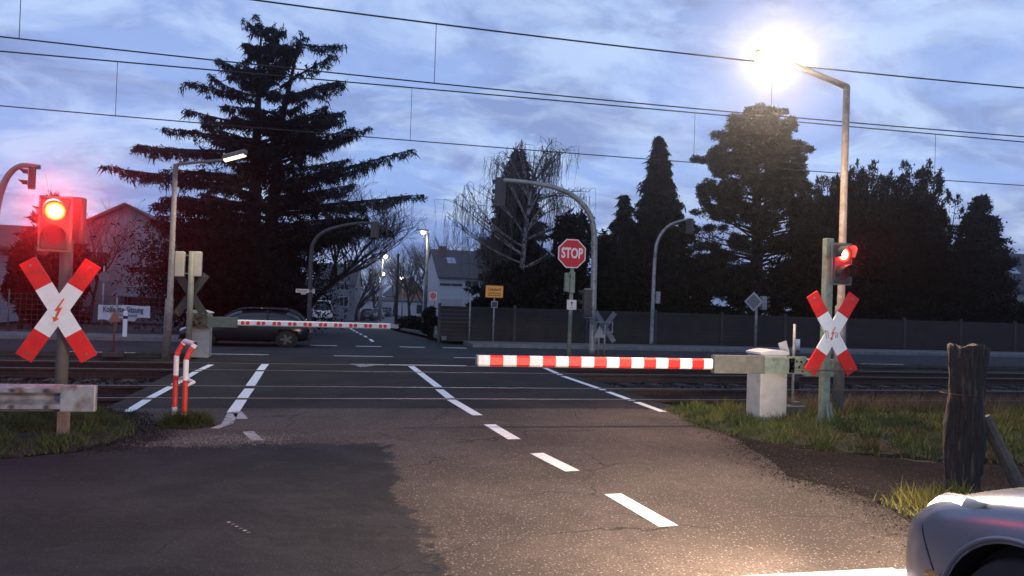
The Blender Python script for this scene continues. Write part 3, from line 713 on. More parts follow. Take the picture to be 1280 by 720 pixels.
# ---- far barrier
def barrier_far():
    c0 = AY(248, 446, 19.35); o = (c0[0], 19.35, 0.0); YB = 19.05
    t = thing("barrier_machine", "lowered white boom barrier with paired red dots across the far left lane", "barrier", o, group="lowered level crossing barriers")
    cab = MB(); cab.box((0, 0, 0.5), (0.50, 0.42, 1.0)); cb = cab.build("cabinet", cab_grey, t, 0.015)
    cap = MB(); n = 9; prof = [(-0.28, 1.0)]+[(-0.28+0.56*k/n, 1.02+0.06*math.sin(math.pi*k/n)) for k in range(n+1)]+[(0.28, 1.0)]
    cap.prism(prof, 'y', -0.25, 0.25); cap.build("lid", mat("cabinet_lid"), cb, 0.008)
    zb = AY(390, 405.5, YB)[2]; La = AY(262, 405, YB)[0]-o[0]; L1 = AY(297, 405, YB)[0]-o[0]; L2 = AY(488, 405.5, YB)[0]-o[0]; L3 = AY(498, 405.5, YB)[0]-o[0]
    mb = MB(); mb.box(((0.2+L1)/2, -0.29, zb), (L1-0.2, 0.12, 0.23)); mb.build("boom_socket", mat("socket_green", (0.10, 0.13, 0.10), 0.7, 0, 0.2, 9), t, 0.006)
    mb = MB(); mb.box((0.03, -0.27, zb), (0.34, 0.1, 0.3), 0)
    for k in range(14): mb.box((0.03+random.uniform(-.12, .12), -0.33, zb+random.uniform(-.1, .1)), (0.05, 0.03, 0.04), 1)
    mb.build("pivot_plate", [mat("pivot_dirty", (0.13, 0.12, 0.09), 0.8, 0, 0.5, 14), rust], t)
    mb = MB(); prof = [(-0.33, -0.045), (-0.31, -0.066), (-0.26, -0.066), (-0.24, -0.045), (-0.24, 0.045), (-0.26, 0.066), (-0.31, 0.066), (-0.33, 0.045)]
    mb.prism([(p[0], zb+p[1]) for p in prof], 'x', L1, L2); bo = mb.build("boom", white_paint, t)
    for k in range(10):
        xc = L1+(L2-L1)*(0.048+0.1*k)
        for s in (-1, 1):
            d = MB(); d.lathe([(0.043, 0), (0.043, 0.008)], (xc+s*0.053, -0.33, zb), 14, 0, Matrix.Rotation(R(90), 3, 'X')); d.build("reflector", red_sheet, bo)
    mb = MB(); mb.box(((L2+L3)/2, -0.285, zb), (L3-L2, 0.06, 0.09)); mb.build("boom_end_cap", galv, bo)
    return t
barrier_far()

# ---- signal seen from behind beside the far machine
def signal_back():
    YS = 18.9; b0 = AY(235, 447, YS); o = (b0[0], YS, 0)
    t = thing("crossing_signal", "post with two cream signal housings and a cross, backs turned, by the far cabinet", "railway signal", o, group="level crossing signals seen from behind")
    top = AY(238, 314, YS)[2]; mb = MB(); mb.tube([(0, 0, 0), (0, 0, top)], 0.065, 12); mb.build("post", mat("olive_post", (0.26, 0.26, 0.19), 0.6, 0, 0.15, 8), t)
    for px, w, n_ in ((224.5, 0.20, 0), (247, 0.16, 1)):
        c = px_local(px, 330, YS, o); mb = MB(); mb.box((c[0], 0.06, c[2]), (w, 0.18, 0.56)); hd = mb.build("signal_housing", cream, t, 0.02)
        b_ = MB(); b_.box((c[0]/2, 0.06, c[2]+0.2), (abs(c[0]), 0.03, 0.03)); b_.box((c[0]/2, 0.06, c[2]-0.2), (abs(c[0]), 0.03, 0.03)); b_.build("bracket", galv, hd)
    c = px_local(237, 368, YS, o)
    saint_andrew(t, (c[0]+0.02, c[2]), 0.30, 0.46, 0.17, 0.09, [mat("sign_back_grey", (0.045, 0.05, 0.04), 0.6, 0, 0.2, 6)]*2, back=True)
signal_back()

# ---- lamp posts
def lamp_post_right():
    YP = 9.95; b0 = AY(1047, 529, YP); o = (b0[0], YP, 0)
    t = thing("street_lamp", "tall grey street lamp with blazing lantern above the right hand signal", "street lamp", o)
    tp = px_local(1058.5, 108, YP, o); tp = (tp[0], 0, tp[2])
    mb = MB(); mb.tube([(0, 0, -0.05), (0, 0, 1.6), (tp[0]*0.3, 0, 1.62), (tp[0], 0, tp[2])], [0.075, 0.075, 0.052, 0.046], 14); mb.build("pole", galv_pole, t)
    e = px_local(987, 81, YP, o); e = (e[0], -0.05, e[2])
    mb = MB(); mb.tube([(tp[0]+.01, 0, tp[2]-0.01), e], [0.046, 0.036], 12); mb.build("arm", galv_pole, t)
    # lantern continues along the arm
    a = Vector(e); b_ = Vector(px_local(946, 67, YP-0.05, o)); d = (b_-a); Ln = d.length; d.normalize()
    rot = Matrix.Rotation(math.atan2(-d.z, d.x)+math.pi, 3, 'Y')
    body = MB(); ctr = a+d*Ln*0.55
    n = 10; rings = []
    for i in range(n+1):
        u = i/n; w = 0.04+0.075*math.sin(math.pi*min(1, 0.12+u*0.80)); h = 0.04+0.07*math.sin(math.pi*min(1, 0.15+u*0.75)); rings.append((u, w, h))
    def shell(lo, hi, sgn, m_, name, par, sw=1.0, dep=1.0):
        s_ = MB(); vs = []; K = 10; sel = [r_ for r_ in rings if lo <= r_[0] <= hi]
        for u, w, h in sel:
            for k in range(K+1):
                an = math.pi*k/K; p = a+d*Ln*(u*1.0)+Vector((0, 1, 0))*math.cos(an)*w*sw+Vector((0, 0, 1))*(math.sin(an)*h*sgn*dep+0.0)
                vs.append(tuple(p))
        fs = [(i*(K+1)+k, i*(K+1)+k+1, (i+1)*(K+1)+k+1, (i+1)*(K+1)+k) for i in range(len(sel)-1) for k in range(K)]
        fs += [tuple(range(K+1)), tuple((len(sel)-1)*(K+1)+k for k in range(K+1))]
        s_.add(vs, fs, 0, True); return s_.build(name, m_, par)
    hs = shell(0, 1, 1, galv_pole, "lantern", t)
    shell(0.08, 1, -1, emis("lantern_bowl", (1.0, 0.86, 0.66), 40.0), "lens", hs, 0.95, 2.0)
    sp = ctr+Vector((-0.05, -0.16, -0.03))
    lamp("lantern_light", 'SPOT', 1700, (1.0, 0.64, 0.38), t, tuple(sp), (R(-28), 0, 0), spot_size=R(140), spot_blend=0.8, shadow_soft_size=0.15)
    lamp("lantern_halo_spot", 'SPOT', 3400, (1.0, 0.78, 0.56), t, tuple(sp), (R(82), 0, R(155)), spot_size=R(112), spot_blend=0.6, shadow_soft_size=0.2)  # extra spot added to throw a halo into the haze
lamp_post_right()
def lamp_post_left():
    YP = 18.7; b0 = AY(207, 449, YP); o = (b0[0], YP, 0)
    t = thing("street_lamp", "slim grey street lamp with lit tube lantern in front of the big cedar", "street lamp", o)
    tp = px_local(219.5, 205, YP, o); mb = MB(); mb.tube([(0, 0, 0), (0.03, 0, 1.3), (0.04, 0, 1.32), (tp[0], 0, tp[2])], [0.085, 0.085, 0.065, 0.05], 12); mb.build("pole", galv_pole, t)
    e = px_local(281, 199.5, YP-0.4, o); f_ = px_local(306, 193, YP-0.6, o)
    mb = MB(); mb.tube([(tp[0], 0, tp[2]-.05), (tp[0]+.05, 0, tp[2]), e], [0.035, 0.035, 0.028], 10); mb.build("arm", galv_pole, t)
    a, b_ = Vector(e), Vector(f_); d = (b_-a).normalized()
    mb = MB(); mb.tube([a-d*0.05+Vector((0, 0, .05)), a+Vector((0, 0, .05)), b_+Vector((0, 0, .05)), b_+d*0.05+Vector((0, 0, .05))], [0.03, 0.07, 0.07, 0.03], 12); hs = mb.build("lantern", galv_pole, t)
    mb = MB(); mb.tube([a+Vector((0, 0, -.0)), b_+Vector((0, 0, -.0))], 0.058, 12); mb.build("lens", emis("tube_lens", (1.0, 0.9, 0.62), 1.6), hs)
    lamp("lantern_light", 'SPOT', 260, (1.0, 0.84, 0.6), t, tuple((a+b_)/2+Vector((0, 0, -0.12))), (0, 0, 0), spot_size=R(165), spot_blend=0.6, shadow_soft_size=0.15)
lamp_post_left()

# ---- curved masts with signal heads
def arc_mast(label, base_px, pts_px, Y0, head, rad=0.09, yend=None, face=(0, 1), m=None, box=None, group="curved signal masts over the cross road", headz=0.9):
    b0 = AY(*base_px, Y0); o = (b0[0], Y0, 0.10 if Y0 > 24.8 else 0.0)
    t = thing("signal_mast", label, "traffic signal", o, group=group)
    P = [Vector((0, 0, 0))]; n = len(pts_px)
    for i, q in enumerate(pts_px):
        yy = Y0+(((yend or Y0)-Y0)*(i+1)/n)**1; P.append(Vector(px_local(q[0], q[1], yy, o)))
    # smooth (catmull)
    S = []; Q = [P[0]]+P+[P[-1]]
    for i in range(1, len(Q)-2):
        for k in range(6):
            u = k/6; a, b_, c, d = Q[i-1], Q[i], Q[i+1], Q[i+2]
            S.append(0.5*((2*b_)+(c-a)*u+(2*a-5*b_+4*c-d)*u*u+(3*b_-a-3*c+d)*u**3))
    S.append(P[-1])
    mb = MB(); mb.tube(S, [rad*(1-0.45*i/len(S)) for i in range(len(S))], 12); mb.build("mast", m or galv, t)
    if head:
        c = P[-1]; hx, hy, hz, w, h = head
        rot = Matrix.Rotation(math.atan2(face[1], face[0])+math.pi/2, 3, 'Z')
        cc = Vector((c.x+hx, c.y+hy, c.z+hz)); mb = MB(); mb.box(cc, (w, 0.16, h), 0, rot); hd = mb.build("signal_housing", [head_m], t, 0.02)
        D = Vector((face[0], face[1], 0)).normalized()
        nl = 3 if h > 0.7 else 2
        for i in range(nl):
            z = h*(0.5-(i+0.5)/nl); p = cc+D*0.085+Vector((0, 0, z)); v = MB(); hood(v, tuple(p), w*0.36, 0.2, 0, (D.x, D.y)); v.build("visor", [black_plastic], hd)
            v = MB(); v.lathe([(w*0.32, 0), (w*0.32, 0.01)], (0, 0, 0), 16, 0, rot @ Matrix.Rotation(R(90), 3, 'X')); l_ = v.build("lens", [lens_off], hd); l_.location = p
    if box:
        c = px_local(box[0], box[1], Y0, o); mb = MB(); mb.box((c[0], 0, c[2]), (box[2], 0.2, box[3])); mb.box((c[0]*0.5, 0, c[2]), (abs(c[0]), 0.05, 0.05)); mb.build("side_signal", box[4] if len(box) > 4 else galv, t, 0.015)
    return t
arc_mast("thick grey curved mast right of the stop sign holding a long black signal", (740, 443), [(741.5, 380), (743, 310), (741, 280), (733, 261), (715, 244), (692, 234), (660, 228), (628, 225)], 22.4, (-0.05, 0, -0.35, 0.30, 0.82), 0.10, 21.9, (-0.55, 0.75))
arc_mast("thin dark curved mast beside the street name plate before the cedar", (385, 430), [(387, 380), (389, 320), (393, 302), (405, 290), (425, 283), (448, 279), (468, 279)], 24.95, (0.02, 0, -0.2, 0.22, 0.5), 0.07, 24.5, (0.4, 0.9), dkpole)
arc_mast("slender curved mast with pale signal head in front of the tall pine", (814, 434), [(816, 380), (819, 318), (824, 297), (835, 283), (848, 277), (861, 274)], 26.2, (0.05, 0, -0.25, 0.22, 0.55), 0.07, 26.0, (0.9, 0.5), None, (821.5, 372, 0.16, 0.42))
arc_mast("curved mast at the left edge with a small two-lamp signal hanging from it", (-12, 450), [(-12, 400), (-10, 330), (-4, 262), (4, 232), (14, 215), (28, 207), (50, 209)], 20.3+0.9, (-0.16, 0, -0.27, 0.20, 0.52), 0.10, 21.0, (-0.95, -0.3), mat("mast_mauve_grey", (0.25, 0.2, 0.2), 0.6))
# small red shade on head_m is fine; black mast box right of stop sign
def stop_sign():
    Y0 = 21.6; b0 = AY(711, 445, Y0); o = (b0[0], Y0, 0)
    t = thing("stop_sign", "red octagonal stop sign on a green grey pole behind the near boom", "traffic sign", o)
    top = AY(714.5, 330, Y0)[2]; mb = MB(); mb.tube([(0, 0, 0), (0.02, 0, top)], 0.055, 10); mb.build("pole", green_paint, t)
    c = px_local(715, 317, Y0-0.1, o); rr = 0.405/math.cos(R(22.5))
    oc = lambda r_: [(c[0]+r_*math.cos(R(22.5+45*k)), c[2]+r_*math.sin(R(22.5+45*k))) for k in range(8)]
    mb = MB(); mb.prism(oc(rr), 'y', -0.10, -0.085); pl = mb.build("sign_plate", mat("sign_white", (0.72, 0.68, 0.68), 0.5), t)
    mb = MB(); mb.prism(oc(rr*0.925), 'y', -0.104, -0.1005); mb.build("red_face", mat("stop_red", (0.55, 0.012, 0.02), 0.5), pl)
    text("STOP", 0.40, "lettering", mat("sign_letter_white", (0.78, 0.72, 0.72), 0.5), pl, (c[0], -0.107, c[2]), sx=0.66, offset=0.012)
    c2 = px_local(713.5, 353, Y0, o); mb = MB(); mb.box((c2[0]+.03, 0.0, c2[2]), (0.14, 0.2, 0.60)); mb.box((c2[0]-.10, 0.05, c2[2]), (0.12, 0.16, 0.54)); hd = mb.build("signal_housing", green_paint, t, 0.02)
    c3 = px_local(714.5, 381, Y0-0.07, o); mb = MB(); mb.box((c3[0], -0.075, c3[2]), (0.28, 0.012, 0.28)); sp = mb.build("plate", mat("sign_plate_white", (0.6, 0.57, 0.57), 0.5), t, 0.004)
    mb = MB(); mb.prism([(c3[0]-.012, c3[2]-.02), (c3[0]+.012, c3[2]-.02), (c3[0]+.012, c3[2]+.05), (c3[0]+.05, c3[2]+.03), (c3[0], c3[2]+.10), (c3[0]-.05, c3[2]+.03), (c3[0]-.012, c3[2]+.05)], 'y', -0.085, -0.082)
    for s in (-.03, .03): mb.box((c3[0]+s, -0.0835, c3[2]-.075), (0.035, 0.003, 0.012))
    mb.build("arrow", black_plastic, sp)
stop_sign()
def cross_back():
    Y0 = 23.2-1.0; c = AY(757, 409, Y0); o = (c[0]-0.02, Y0, 0)
    t = thing("crossing_sign", "grey cross seen from behind with a rectangular bracket right of the thick curved mast", "railway sign", o)
    mb = MB(); mb.tube([(0, 0, 0), (0, 0, c[2]+0.1)], 0.03, 8); mb.build("post", galv, t)
    saint_andrew(t, (0.02, c[2]), 0.30, 0.43, 0.15, 0.06, [mat("sign_back_pale", (0.17, 0.18, 0.2), 0.55, 0.2, 0.1, 6)]*2, back=True)
    mb = MB(); w, h = 0.5, 0.3
    for dx, dz, a, b_ in ((0, h/2, w, .03), (0, -h/2, w, .03), (w/2, 0, .03, h), (-w/2, 0, .03, h)): mb.box((dx-.03, -0.03, c[2]+dz+.0), (a+.03 if b_ == .03 else a, 0.03, b_))
    mb.build("bracket", galv, t)
    # small triangle behind
    tr = AY(749, 415, Y0-0.4); t2 = thing("triangle_sign", "small grey triangular plate on a thin stake in front of the reversed cross", "traffic sign", (tr[0], Y0-0.4, 0))
    mb = MB(); mb.tube([(0, 0, 0), (0, 0, tr[2]+.1)], 0.02, 8); mb.build("stake", galv, t2)
    mb = MB(); mb.prism([(-0.16, tr[2]-.16), (0.16, tr[2]-.16), (0, tr[2]+.20)], 'y', -0.035, -0.022); mb.build("plate", mat("sign_back_light", (0.3, 0.3, 0.32), 0.5, 0.2), t2)
cross_back()
def simple_post(name, label, cat, px, pybase, pytop, Y0, r_=0.03, m=None, z0=None):
    b0 = AY(px, pybase, Y0); base = z0 if z0 is not None else (0.10 if 24.8 < Y0 < 26.6 else 0)
    t = thing(name, label, cat, (b0[0], Y0, base)); top = AY(px, pytop, Y0)[2]-base
    mb = MB(); mb.tube([(0, 0, -0.05), (0, 0, top)], r_, 8); mb.build("pole", m or galv, t); return t, b0[0], top, base
# town sign
Y0 = 26.4; t, bx, top, bs = simple_post("town_sign", "orange yellow place name sign on two-part pole in front of dark shrubs", "town sign", 616, 430, 372, Y0, 0.028)
c = AY(618, 364.5, Y0-.05); t.location.x = bx; lx = c[0]-bx; lz = c[2]-bs
mb = MB(); mb.box((lx, -0.04, lz), (0.62, 0.012, 0.42)); pl = mb.build("sign_plate", mat("town_border", (0.25, 0.13, 0.05), 0.5), t, 0.01)
mb = MB(); mb.box((lx, -0.049, lz), (0.58, 0.004, 0.38)); mb.build("sign_face", mat("town_yellow", (0.85, 0.36, 0.05), 0.5), pl)
ink = mat("sign_ink", (0.03, 0.015, 0.01), 0.6)
text("Uedorf", 0.15, "lettering", ink, pl, (lx, -0.054, lz+0.07), sx=1.0, offset=0.002)
text("Stadt Bornheim", 0.07, "lettering", ink, pl, (lx, -0.054, lz-0.05), offset=0.001)
text("Rhein-Sieg-Kreis", 0.065, "lettering", ink, pl, (lx, -0.054, lz-0.125), offset=0.001)
c = AY(616.5, 380.5, Y0); mb = MB(); z = c[2]-bs
for dx, dz, a, b_ in ((0, .1, .2, .02), (0, -.1, .2, .02), (.1, 0, .02, .2), (-.1, 0, .02, .2)): mb.box((dx, -0.05, z+dz), (a, 0.012, b_))
mb.box((0, -0.045, z), (0.19, 0.008, 0.19), 1); mb.build("square_plate", [mat("plate_rim", (0.4, 0.4, 0.42), 0.5), mat("plate_blue", (0.03, 0.035, 0.06), 0.5)], t)
# no stopping zone sign
Y0 = 30.5; t, bx, top, bs = simple_post("zone_sign", "square white sign with a red ring on a thin pole before the pale house", "traffic sign", 542, 417, 372, Y0, 0.028, None, terr(0, 30.5))
c = AY(541.5, 370.5, Y0-.05); lx = c[0]-bx; lz = c[2]-bs
mb = MB(); mb.box((lx, -0.04, lz), (0.34, 0.012, 0.40)); pl = mb.build("sign_plate", mat("sign_plate_white"), t, 0.01)
mb = MB(); mb.box((lx, -0.048, lz+.19), (0.34, .004, .018)); mb.box((lx, -0.048, lz-.19), (0.34, .004, .018)); mb.box((lx-.16, -0.048, lz), (0.018, .004, .4)); mb.box((lx+.16, -0.048, lz), (0.018, .004, .4))
mb.lathe([(0.12, 0), (0.12, 0.003)], (lx, -0.047, lz+.03), 24, 0, Matrix.Rotation(R(90), 3, 'X')); mb.lathe([(0.085, 0), (0.085, 0.003)], (lx, -0.0505, lz+.03), 24, 1, Matrix.Rotation(R(90), 3, 'X'))
mb.box((lx, -0.056, lz+.03), (0.19, .003, .03), 0, Matrix.Rotation(R(45), 3, 'Y')); mb.box((lx, -0.0485, lz-.135), (0.2, .003, .025), 2)
mb.build("sign_face", [mat("zone_red", (0.5, 0.04, 0.04), 0.5), mat("zone_inner", (0.30, 0.18, 0.2), 0.5), ink], pl)
simple_post("signpost", "bare thin pole standing by the dark fence left of the place name sign", "pole", 586, 432, 370, 26.2, 0.024)
# diamond sign
Y0 = 26.3; t, bx, top, bs = simple_post("priority_sign", "diamond sign turned aside with signal box on a pole right of the slender mast", "traffic sign", 944, 436, 368, Y0, 0.05)
c = AY(942, 377, Y0-.08); lx, lz = c[0]-bx, c[2]-bs
rt = Matrix.Rotation(R(-52), 3, 'Z')
mb = MB(); mb.box((lx, -0.09, lz), (0.5, 0.015, 0.5), 0, rt @ Matrix.Rotation(R(45), 3, 'Y')); pl = mb.build("sign_plate", mat("diamond_white", (0.4, 0.4, 0.42), 0.5), t)
mb = MB(); mb.box((lx-.008, -0.098, lz), (0.38, 0.015, 0.38), 0, rt @ Matrix.Rotation(R(45), 3, 'Y')); mb.build("sign_face", mat("diamond_grey", (0.16, 0.16, 0.17), 0.5), pl)
c = AY(954, 379, Y0); mb = MB(); mb.box((c[0]-bx, 0, c[2]-bs), (0.20, 0.2, 0.5)); mb.box((c[0]-bx-.14, 0, c[2]-bs), (.2, .04, .3)); sh_ = mb.build("signal_housing", galv, t, 0.02)
for k in (-.14, .02, .17): v = MB(); hood(v, (c[0]-bx+.1, 0, c[2]-bs+k), 0.07, 0.18, 0, (1, 0)); v.build("visor", [black_plastic], sh_)
# black signal hanging left of thick mast
c = AY(733, 379, 22.25); mb = MB(); mb.box((0, 0, 0), (0.20, 0.2, 0.80)); t = thing("traffic_signal", "black traffic signal with pale top and bottom brackets left of the thick curved mast", "traffic signal", (c[0], 22.25, c[2])); mb.build("signal_housing", head_m, t, 0.02)
mb = MB(); mb.box((0.06, 0, 0.42), (0.26, 0.05, 0.03)); mb.box((0.06, 0, -0.42), (0.26, 0.05, 0.03)); mb.box((0.115, 0.0, 0), (0.015, 0.04, 0.84)); mb.build("bracket", galv, t)
for k in (-.27, 0, .27): v = MB(); hood(v, (-.1, 0, k), 0.09, 0.18, 0, (-1, 0)); v.build("visor", [black_plastic], t)
# street name plate
Y0 = 24.9; c = AY(378, 363.5, Y0); t = thing("street_sign", "small white street name plate clipped to the thin dark curved mast", "street sign", (c[0], Y0, c[2]))
mb = MB(); mb.box((0, -0.09, 0), (0.38, 0.015, 0.11)); pl = mb.build("plate", mat("name_plate_white", (0.72, 0.6, 0.56), 0.5), t); mb = MB(); mb.box((0.03, -0.09, -0.085), (0.14, 0.014, 0.05)); mb.box((0.33, -0.04, 0.0), (0.08, .14, .14), 0); mb.box((0.24, -0.09, 0), (0.14, .02, .03)); mb.build("clamp", mat("plate_small", (0.4, 0.37, 0.35), 0.5), pl)
text("Rheinstr.", 0.09, "lettering", ink, pl, (0, -0.1, 0), offset=0.001)
# left side small signs
Y0 = 28.2; t, bx, top, bs = simple_post("signpost", "thin pole with a small pale round plate in front of the banner fence", "signpost", 127, 418, 332, Y0, 0.03, None, 0.0)
c = AY(131, 346, Y0); mb = MB(); mb.lathe([(0.17, 0), (0.17, 0.01)], (c[0]-bx, -0.04, c[2]), 18, 0, Matrix.Rotation(R(90), 3, 'X')); mb.build("round_plate", mat("dim_plate", (0.18, 0.16, 0.17), 0.6), t)
simple_post("steel_pole", "short thin steel pole rising above the banner on the left", "pole", 145, 417, 371, 27.4, 0.022, None, 0.0)
Y0 = 19.0; c = AY(143.5, 397, Y0); t = thing("warning_sign", "rusty triangular plate on a low rack left of the slim street lamp", "traffic sign", (c[0], Y0, 0))
mb = MB(); mb.tube([(0, 0, 0), (0, 0, c[2])], 0.02, 8); mb.build("stake", rust, t); mb = MB(); mb.prism([(-.13, c[2]-.09), (.13, c[2]-.09), (0, c[2]+.14)], 'y', -.03, -.02); mb.build("plate", mat("rust_plate", (0.28, 0.10, 0.06), 0.7), t)
mb = MB(); mb.box((0, 0, 0.06), (0.4, 0.2, 0.1)); mb.box((-.1, 0, 0.13), (.1, .1, .08)); mb.box((.12, 0, .12), (.08, .12, .06)); mb.build("foot_block", mat("foot_dark", (0.06, 0.05, 0.05), 0.9), t)
# delineator
Y0 = 24.95; c = AY(156, 417, Y0); t = thing("delineator_post", "white roadside marker post with a black band in front of the banner", "marker post", (c[0], Y0, 0.0)); zt = AY(156, 388, Y0)[2]
mb = MB(); mb.prism([(-.055, 0), (.055, 0), (.055, zt-.03), (0, zt), (-.055, zt-.03)], 'y', -.03, .03, 0); mb.prism([(-.057, zt*.72), (.057, zt*.72), (.057, zt*.82), (-.057, zt*.82)], 'y', -.033, .033, 1); mb.build("post", [mat("delineator_white", (0.85, 0.85, 0.85), 0.5), black_plastic], t)

# ---- crash rail at left
def crash_rail():
    Y0 = 8.65; e = AY(121, 498, Y0); o = (e[0], Y0, 0)
    t = thing("crash_rail", "weathered grey steel crash rail end on posts in the left verge", "guard rail", o)
    zt = AY(121, 480.5, Y0)[2]; zb = AY(121, 514, Y0)[2]; h = zt-zb
    pr = [(0.0, 0), (-0.015, .05), (-0.08, .12), (-0.08, .28), (-0.02, .38), (0.0, .44), (0.0, .56), (-0.02, .62), (-0.08, .72), (-0.08, .88), (-0.015, .95), (0, 1)]
    poly = [(y, zb+z*h) for y, z in pr]+[(y+.006, zb+z*h) for y, z in pr[::-1]]
    dm = mat("crash_rail_zinc", (0.34, 0.33, 0.33), 0.5, 0.35, 0.3, 7, 0.2, 30, (0.16, 0.10, 0.07), 5, 0.52, 0.7)
    mb = MB(); mb.prism(poly, 'x', -14, -0.3, 0); mb.build("beam", dm, t)
    mb = MB(); mb.box((-0.15, -0.05, (zt+zb)/2), (0.32, 0.075, h*0.99), 0); mb.build("end_plate", dm, t, 0.015)
    mb = MB()
    for dx in (-.42, -.72):
        for z in (.2, .8): mb.lathe([(0.018, 0), (0.018, .02)], (dx, -.083, zb+z*h), 8, 0, Matrix.Rotation(R(90), 3, 'X'))
    mb.build("bolt", dkgrey, t)
    xs_ = [px_local(80, 530, Y0+.08, o)[0]]+[-2.6, -4.6, -6.6, -8.6, -10.6, -12.6]
    for x in xs_:
        mb = MB(); mb.box((x, 0.06, zt/2-.05), (0.09, 0.11, zt+.05), 0); mb.box((x, 0.03, (zt+zb)/2), (0.12, 0.05, h*.5)); mb.build("post", mat("rail_post_rust", (0.2, 0.14, 0.11), 0.8, 0.2, 0.3, 8), t, 0.004)
crash_rail()
# ---- hoop
def hoop():
    Y0 = 9.75; b0 = AY(225, 526, Y0); o = (b0[0], Y0, 0.0)
    t = thing("hoop_barrier", "red and white banded steel hoop standing in a small grass tuft", "hoop barrier", o)
    H = 0.92; a = Vector((-0.045, 0.75, 0)); dv = Vector((0.30, 1.0, 0)).normalized()
    r_ = 0.03; fv = Vector((-0.13+0.0, 0.42, 0)); k_ = Vector((0.085, 0.02, 0))
    up = Vector((0, 0, 1))
    p = [Vector((0.06, -.12, 0)), Vector((0.06, -.12, 0))+up*(H-.17), Vector((.06, -.12, 0))+k_*.45+up*(H-.07), Vector((.06, -.12, 0))+k_+up*H, fv+k_+up*H, fv+k_*.45+up*(H-.07), fv+up*(H-.17), fv]
    def lin(n0, n1, k): return [n0.lerp(n1, i/k) for i in range(k)]
    path = lin(p[0], p[1], 16)+lin(p[1], p[2], 2)+lin(p[2], p[3], 2)+lin(p[3], p[4], 8)+lin(p[4], p[5], 2)+lin(p[5], p[6], 2)+lin(p[6], p[7], 16)+[p[7]]
    mb = MB()
    s = 0; Ls = [0]
    for i in range(1, len(path)): Ls.append(Ls[-1]+(path[i]-path[i-1]).length)
    band = lambda z, i: (1 if 0.13 < z < 0.50 or (0.74 < z < 0.895) else 0) if z < 0.895 else 0
    for i in range(len(path)-1):
        z = (path[i].z+path[i+1].z)/2; mb.tube([path[i]+Vector((0, 0, 0)), path[i+1]], r_, 12, band(z, i), cap=False)
    mb.build("hoop_tube", [white_paint, red_paint], t)
    mb = MB(); mb.tube([p[0]+up*.45, p[0]+k_+up*.49, fv+k_+up*.49, fv+up*.45], 0.020, 10); mb.build("cross_bar", white_paint, t)
hoop()
# ---- old timber posts
def timber():
    b0 = G(1212, 616); o = (b0[0]+.08, b0[1]+0.18, 0)
    t = thing("timber_post", "massive old sleeper post with split flaking wood behind the silver car bonnet", "timber post", o)
    top = AY(1219, 432, o[1])[2]; wd = 0.30
    bmn = bmesh.new(); K = 20; HN = 40
    rings = []
    for j in range(HN+1):
        z = -0.1+(top+0.1)*j/HN; ring = []
        for k in range(K):
            a = 2*math.pi*k/K; c_, s_ = math.cos(a), math.sin(a); rr = 1/max(abs(c_), abs(s_))**0.85
            crack = 0.010*math.sin(a*9+math.sin(z*2.1)*1.3)+0.003*random.gauss(0, 1)
            w_ = wd/2*0.92+crack+(0.012*math.sin(z*7+a*2)); zz_ = z
            if j == HN: zz_ = top+random.uniform(-.012, .012)+0.018*math.sin(a*3)
            ring.append(bmn.verts.new((c_*rr*w_+0.03*z*1.0, s_*rr*w_*0.8, zz_)))
        rings.append(ring)
    for j in range(HN):
        for k in range(K): bmn.faces.new((rings[j][k], rings[j][(k+1) % K], rings[j+1][(k+1) % K], rings[j+1][k]))
    c = bmn.verts.new((0.03*top, 0, top-.04))
    for k in range(K): bmn.faces.new((rings[-1][k], rings[-1][(k+1) % K], c))
    me = bpy.data.meshes.new("post"); bmn.to_mesh(me); bmn.free(); me.materials.append(wood)
    p = bpy.data.objects.new("post", me); COL.objects.link(p); p.parent = t
    for m_ in [me]:
        for f in m_.polygons: f.use_smooth = True
    a = Vector(px_local(1232, 525, o[1]+0.05, o)); b_ = Vector(px_local(1275, 612, o[1]-.1, o)); b_.z = 0
    d = (a-b_); mb = MB(); a2 = b_+d*1.05
    mb.tube([b_-d.normalized()*.1, b_+d*.5, a2], [0.062, 0.058, 0.055], 8, sm=False); mb.build("brace", wood2, t)
    mb = MB(); mb.tube([(-.15, -.125, .84), (0, -.135, .835), (.15, -.125, .83), (.17, .0, .83), (.15, .12, .83), (-.15, .12, .84), (-.17, 0, .84), (-.15, -.125, .84)], 0.004, 6); mb.build("wire", rust, t)
timber()

# ------------------------------------------------------------------ overhead lines
def overhead(label, yc, mess, cont, drop_px, py_m, py_c):
    t = thing("overhead_line", label, "overhead wire", (0, yc, 0), group="overhead wires above the tracks")
    def wire(name, pts, r_):
        # quadratic through three points, extended
        X = [p[0] for p in pts]; Z = [p[2] for p in pts]; k = np.polyfit(X, Z, 2); k[0] = min(max(k[0], 0.0), 0.0022)
        k1 = np.polyfit(X, np.array(Z)-k[0]*np.array(X)**2, 1); f = lambda x: k[0]*x*x+k1[0]*x+k1[1]
        xs_ = np.linspace(-38, 48, 90); mb = MB(); mb.tube([(x, 0, f(x)) for x in xs_], r_, 6); mb.build(name, wire_m, t); return f
    fm = wire("messenger_wire", [AY(*p, yc) for p in mess], 0.014); fc = wire("contact_wire", [AY(*p, yc) for p in cont], 0.011)
    for px, py in drop_px:
        x = AY(px, py, yc)[0]; mb = MB(); mb.tube([(x, 0, fc(x)), (x, 0, fm(x))], 0.0055, 5); mb.build("dropper", wire_m, t)
overhead("pair of dark overhead wires above the near track joined by thin droppers", 12.75, [(320, 0), (545, 30), (912, 73), (1280, 110)], [(0, 45), (280, 78), (640, 113), (1280, 171)], [(25, 20), (544, 70), (965, 110)], None, None)
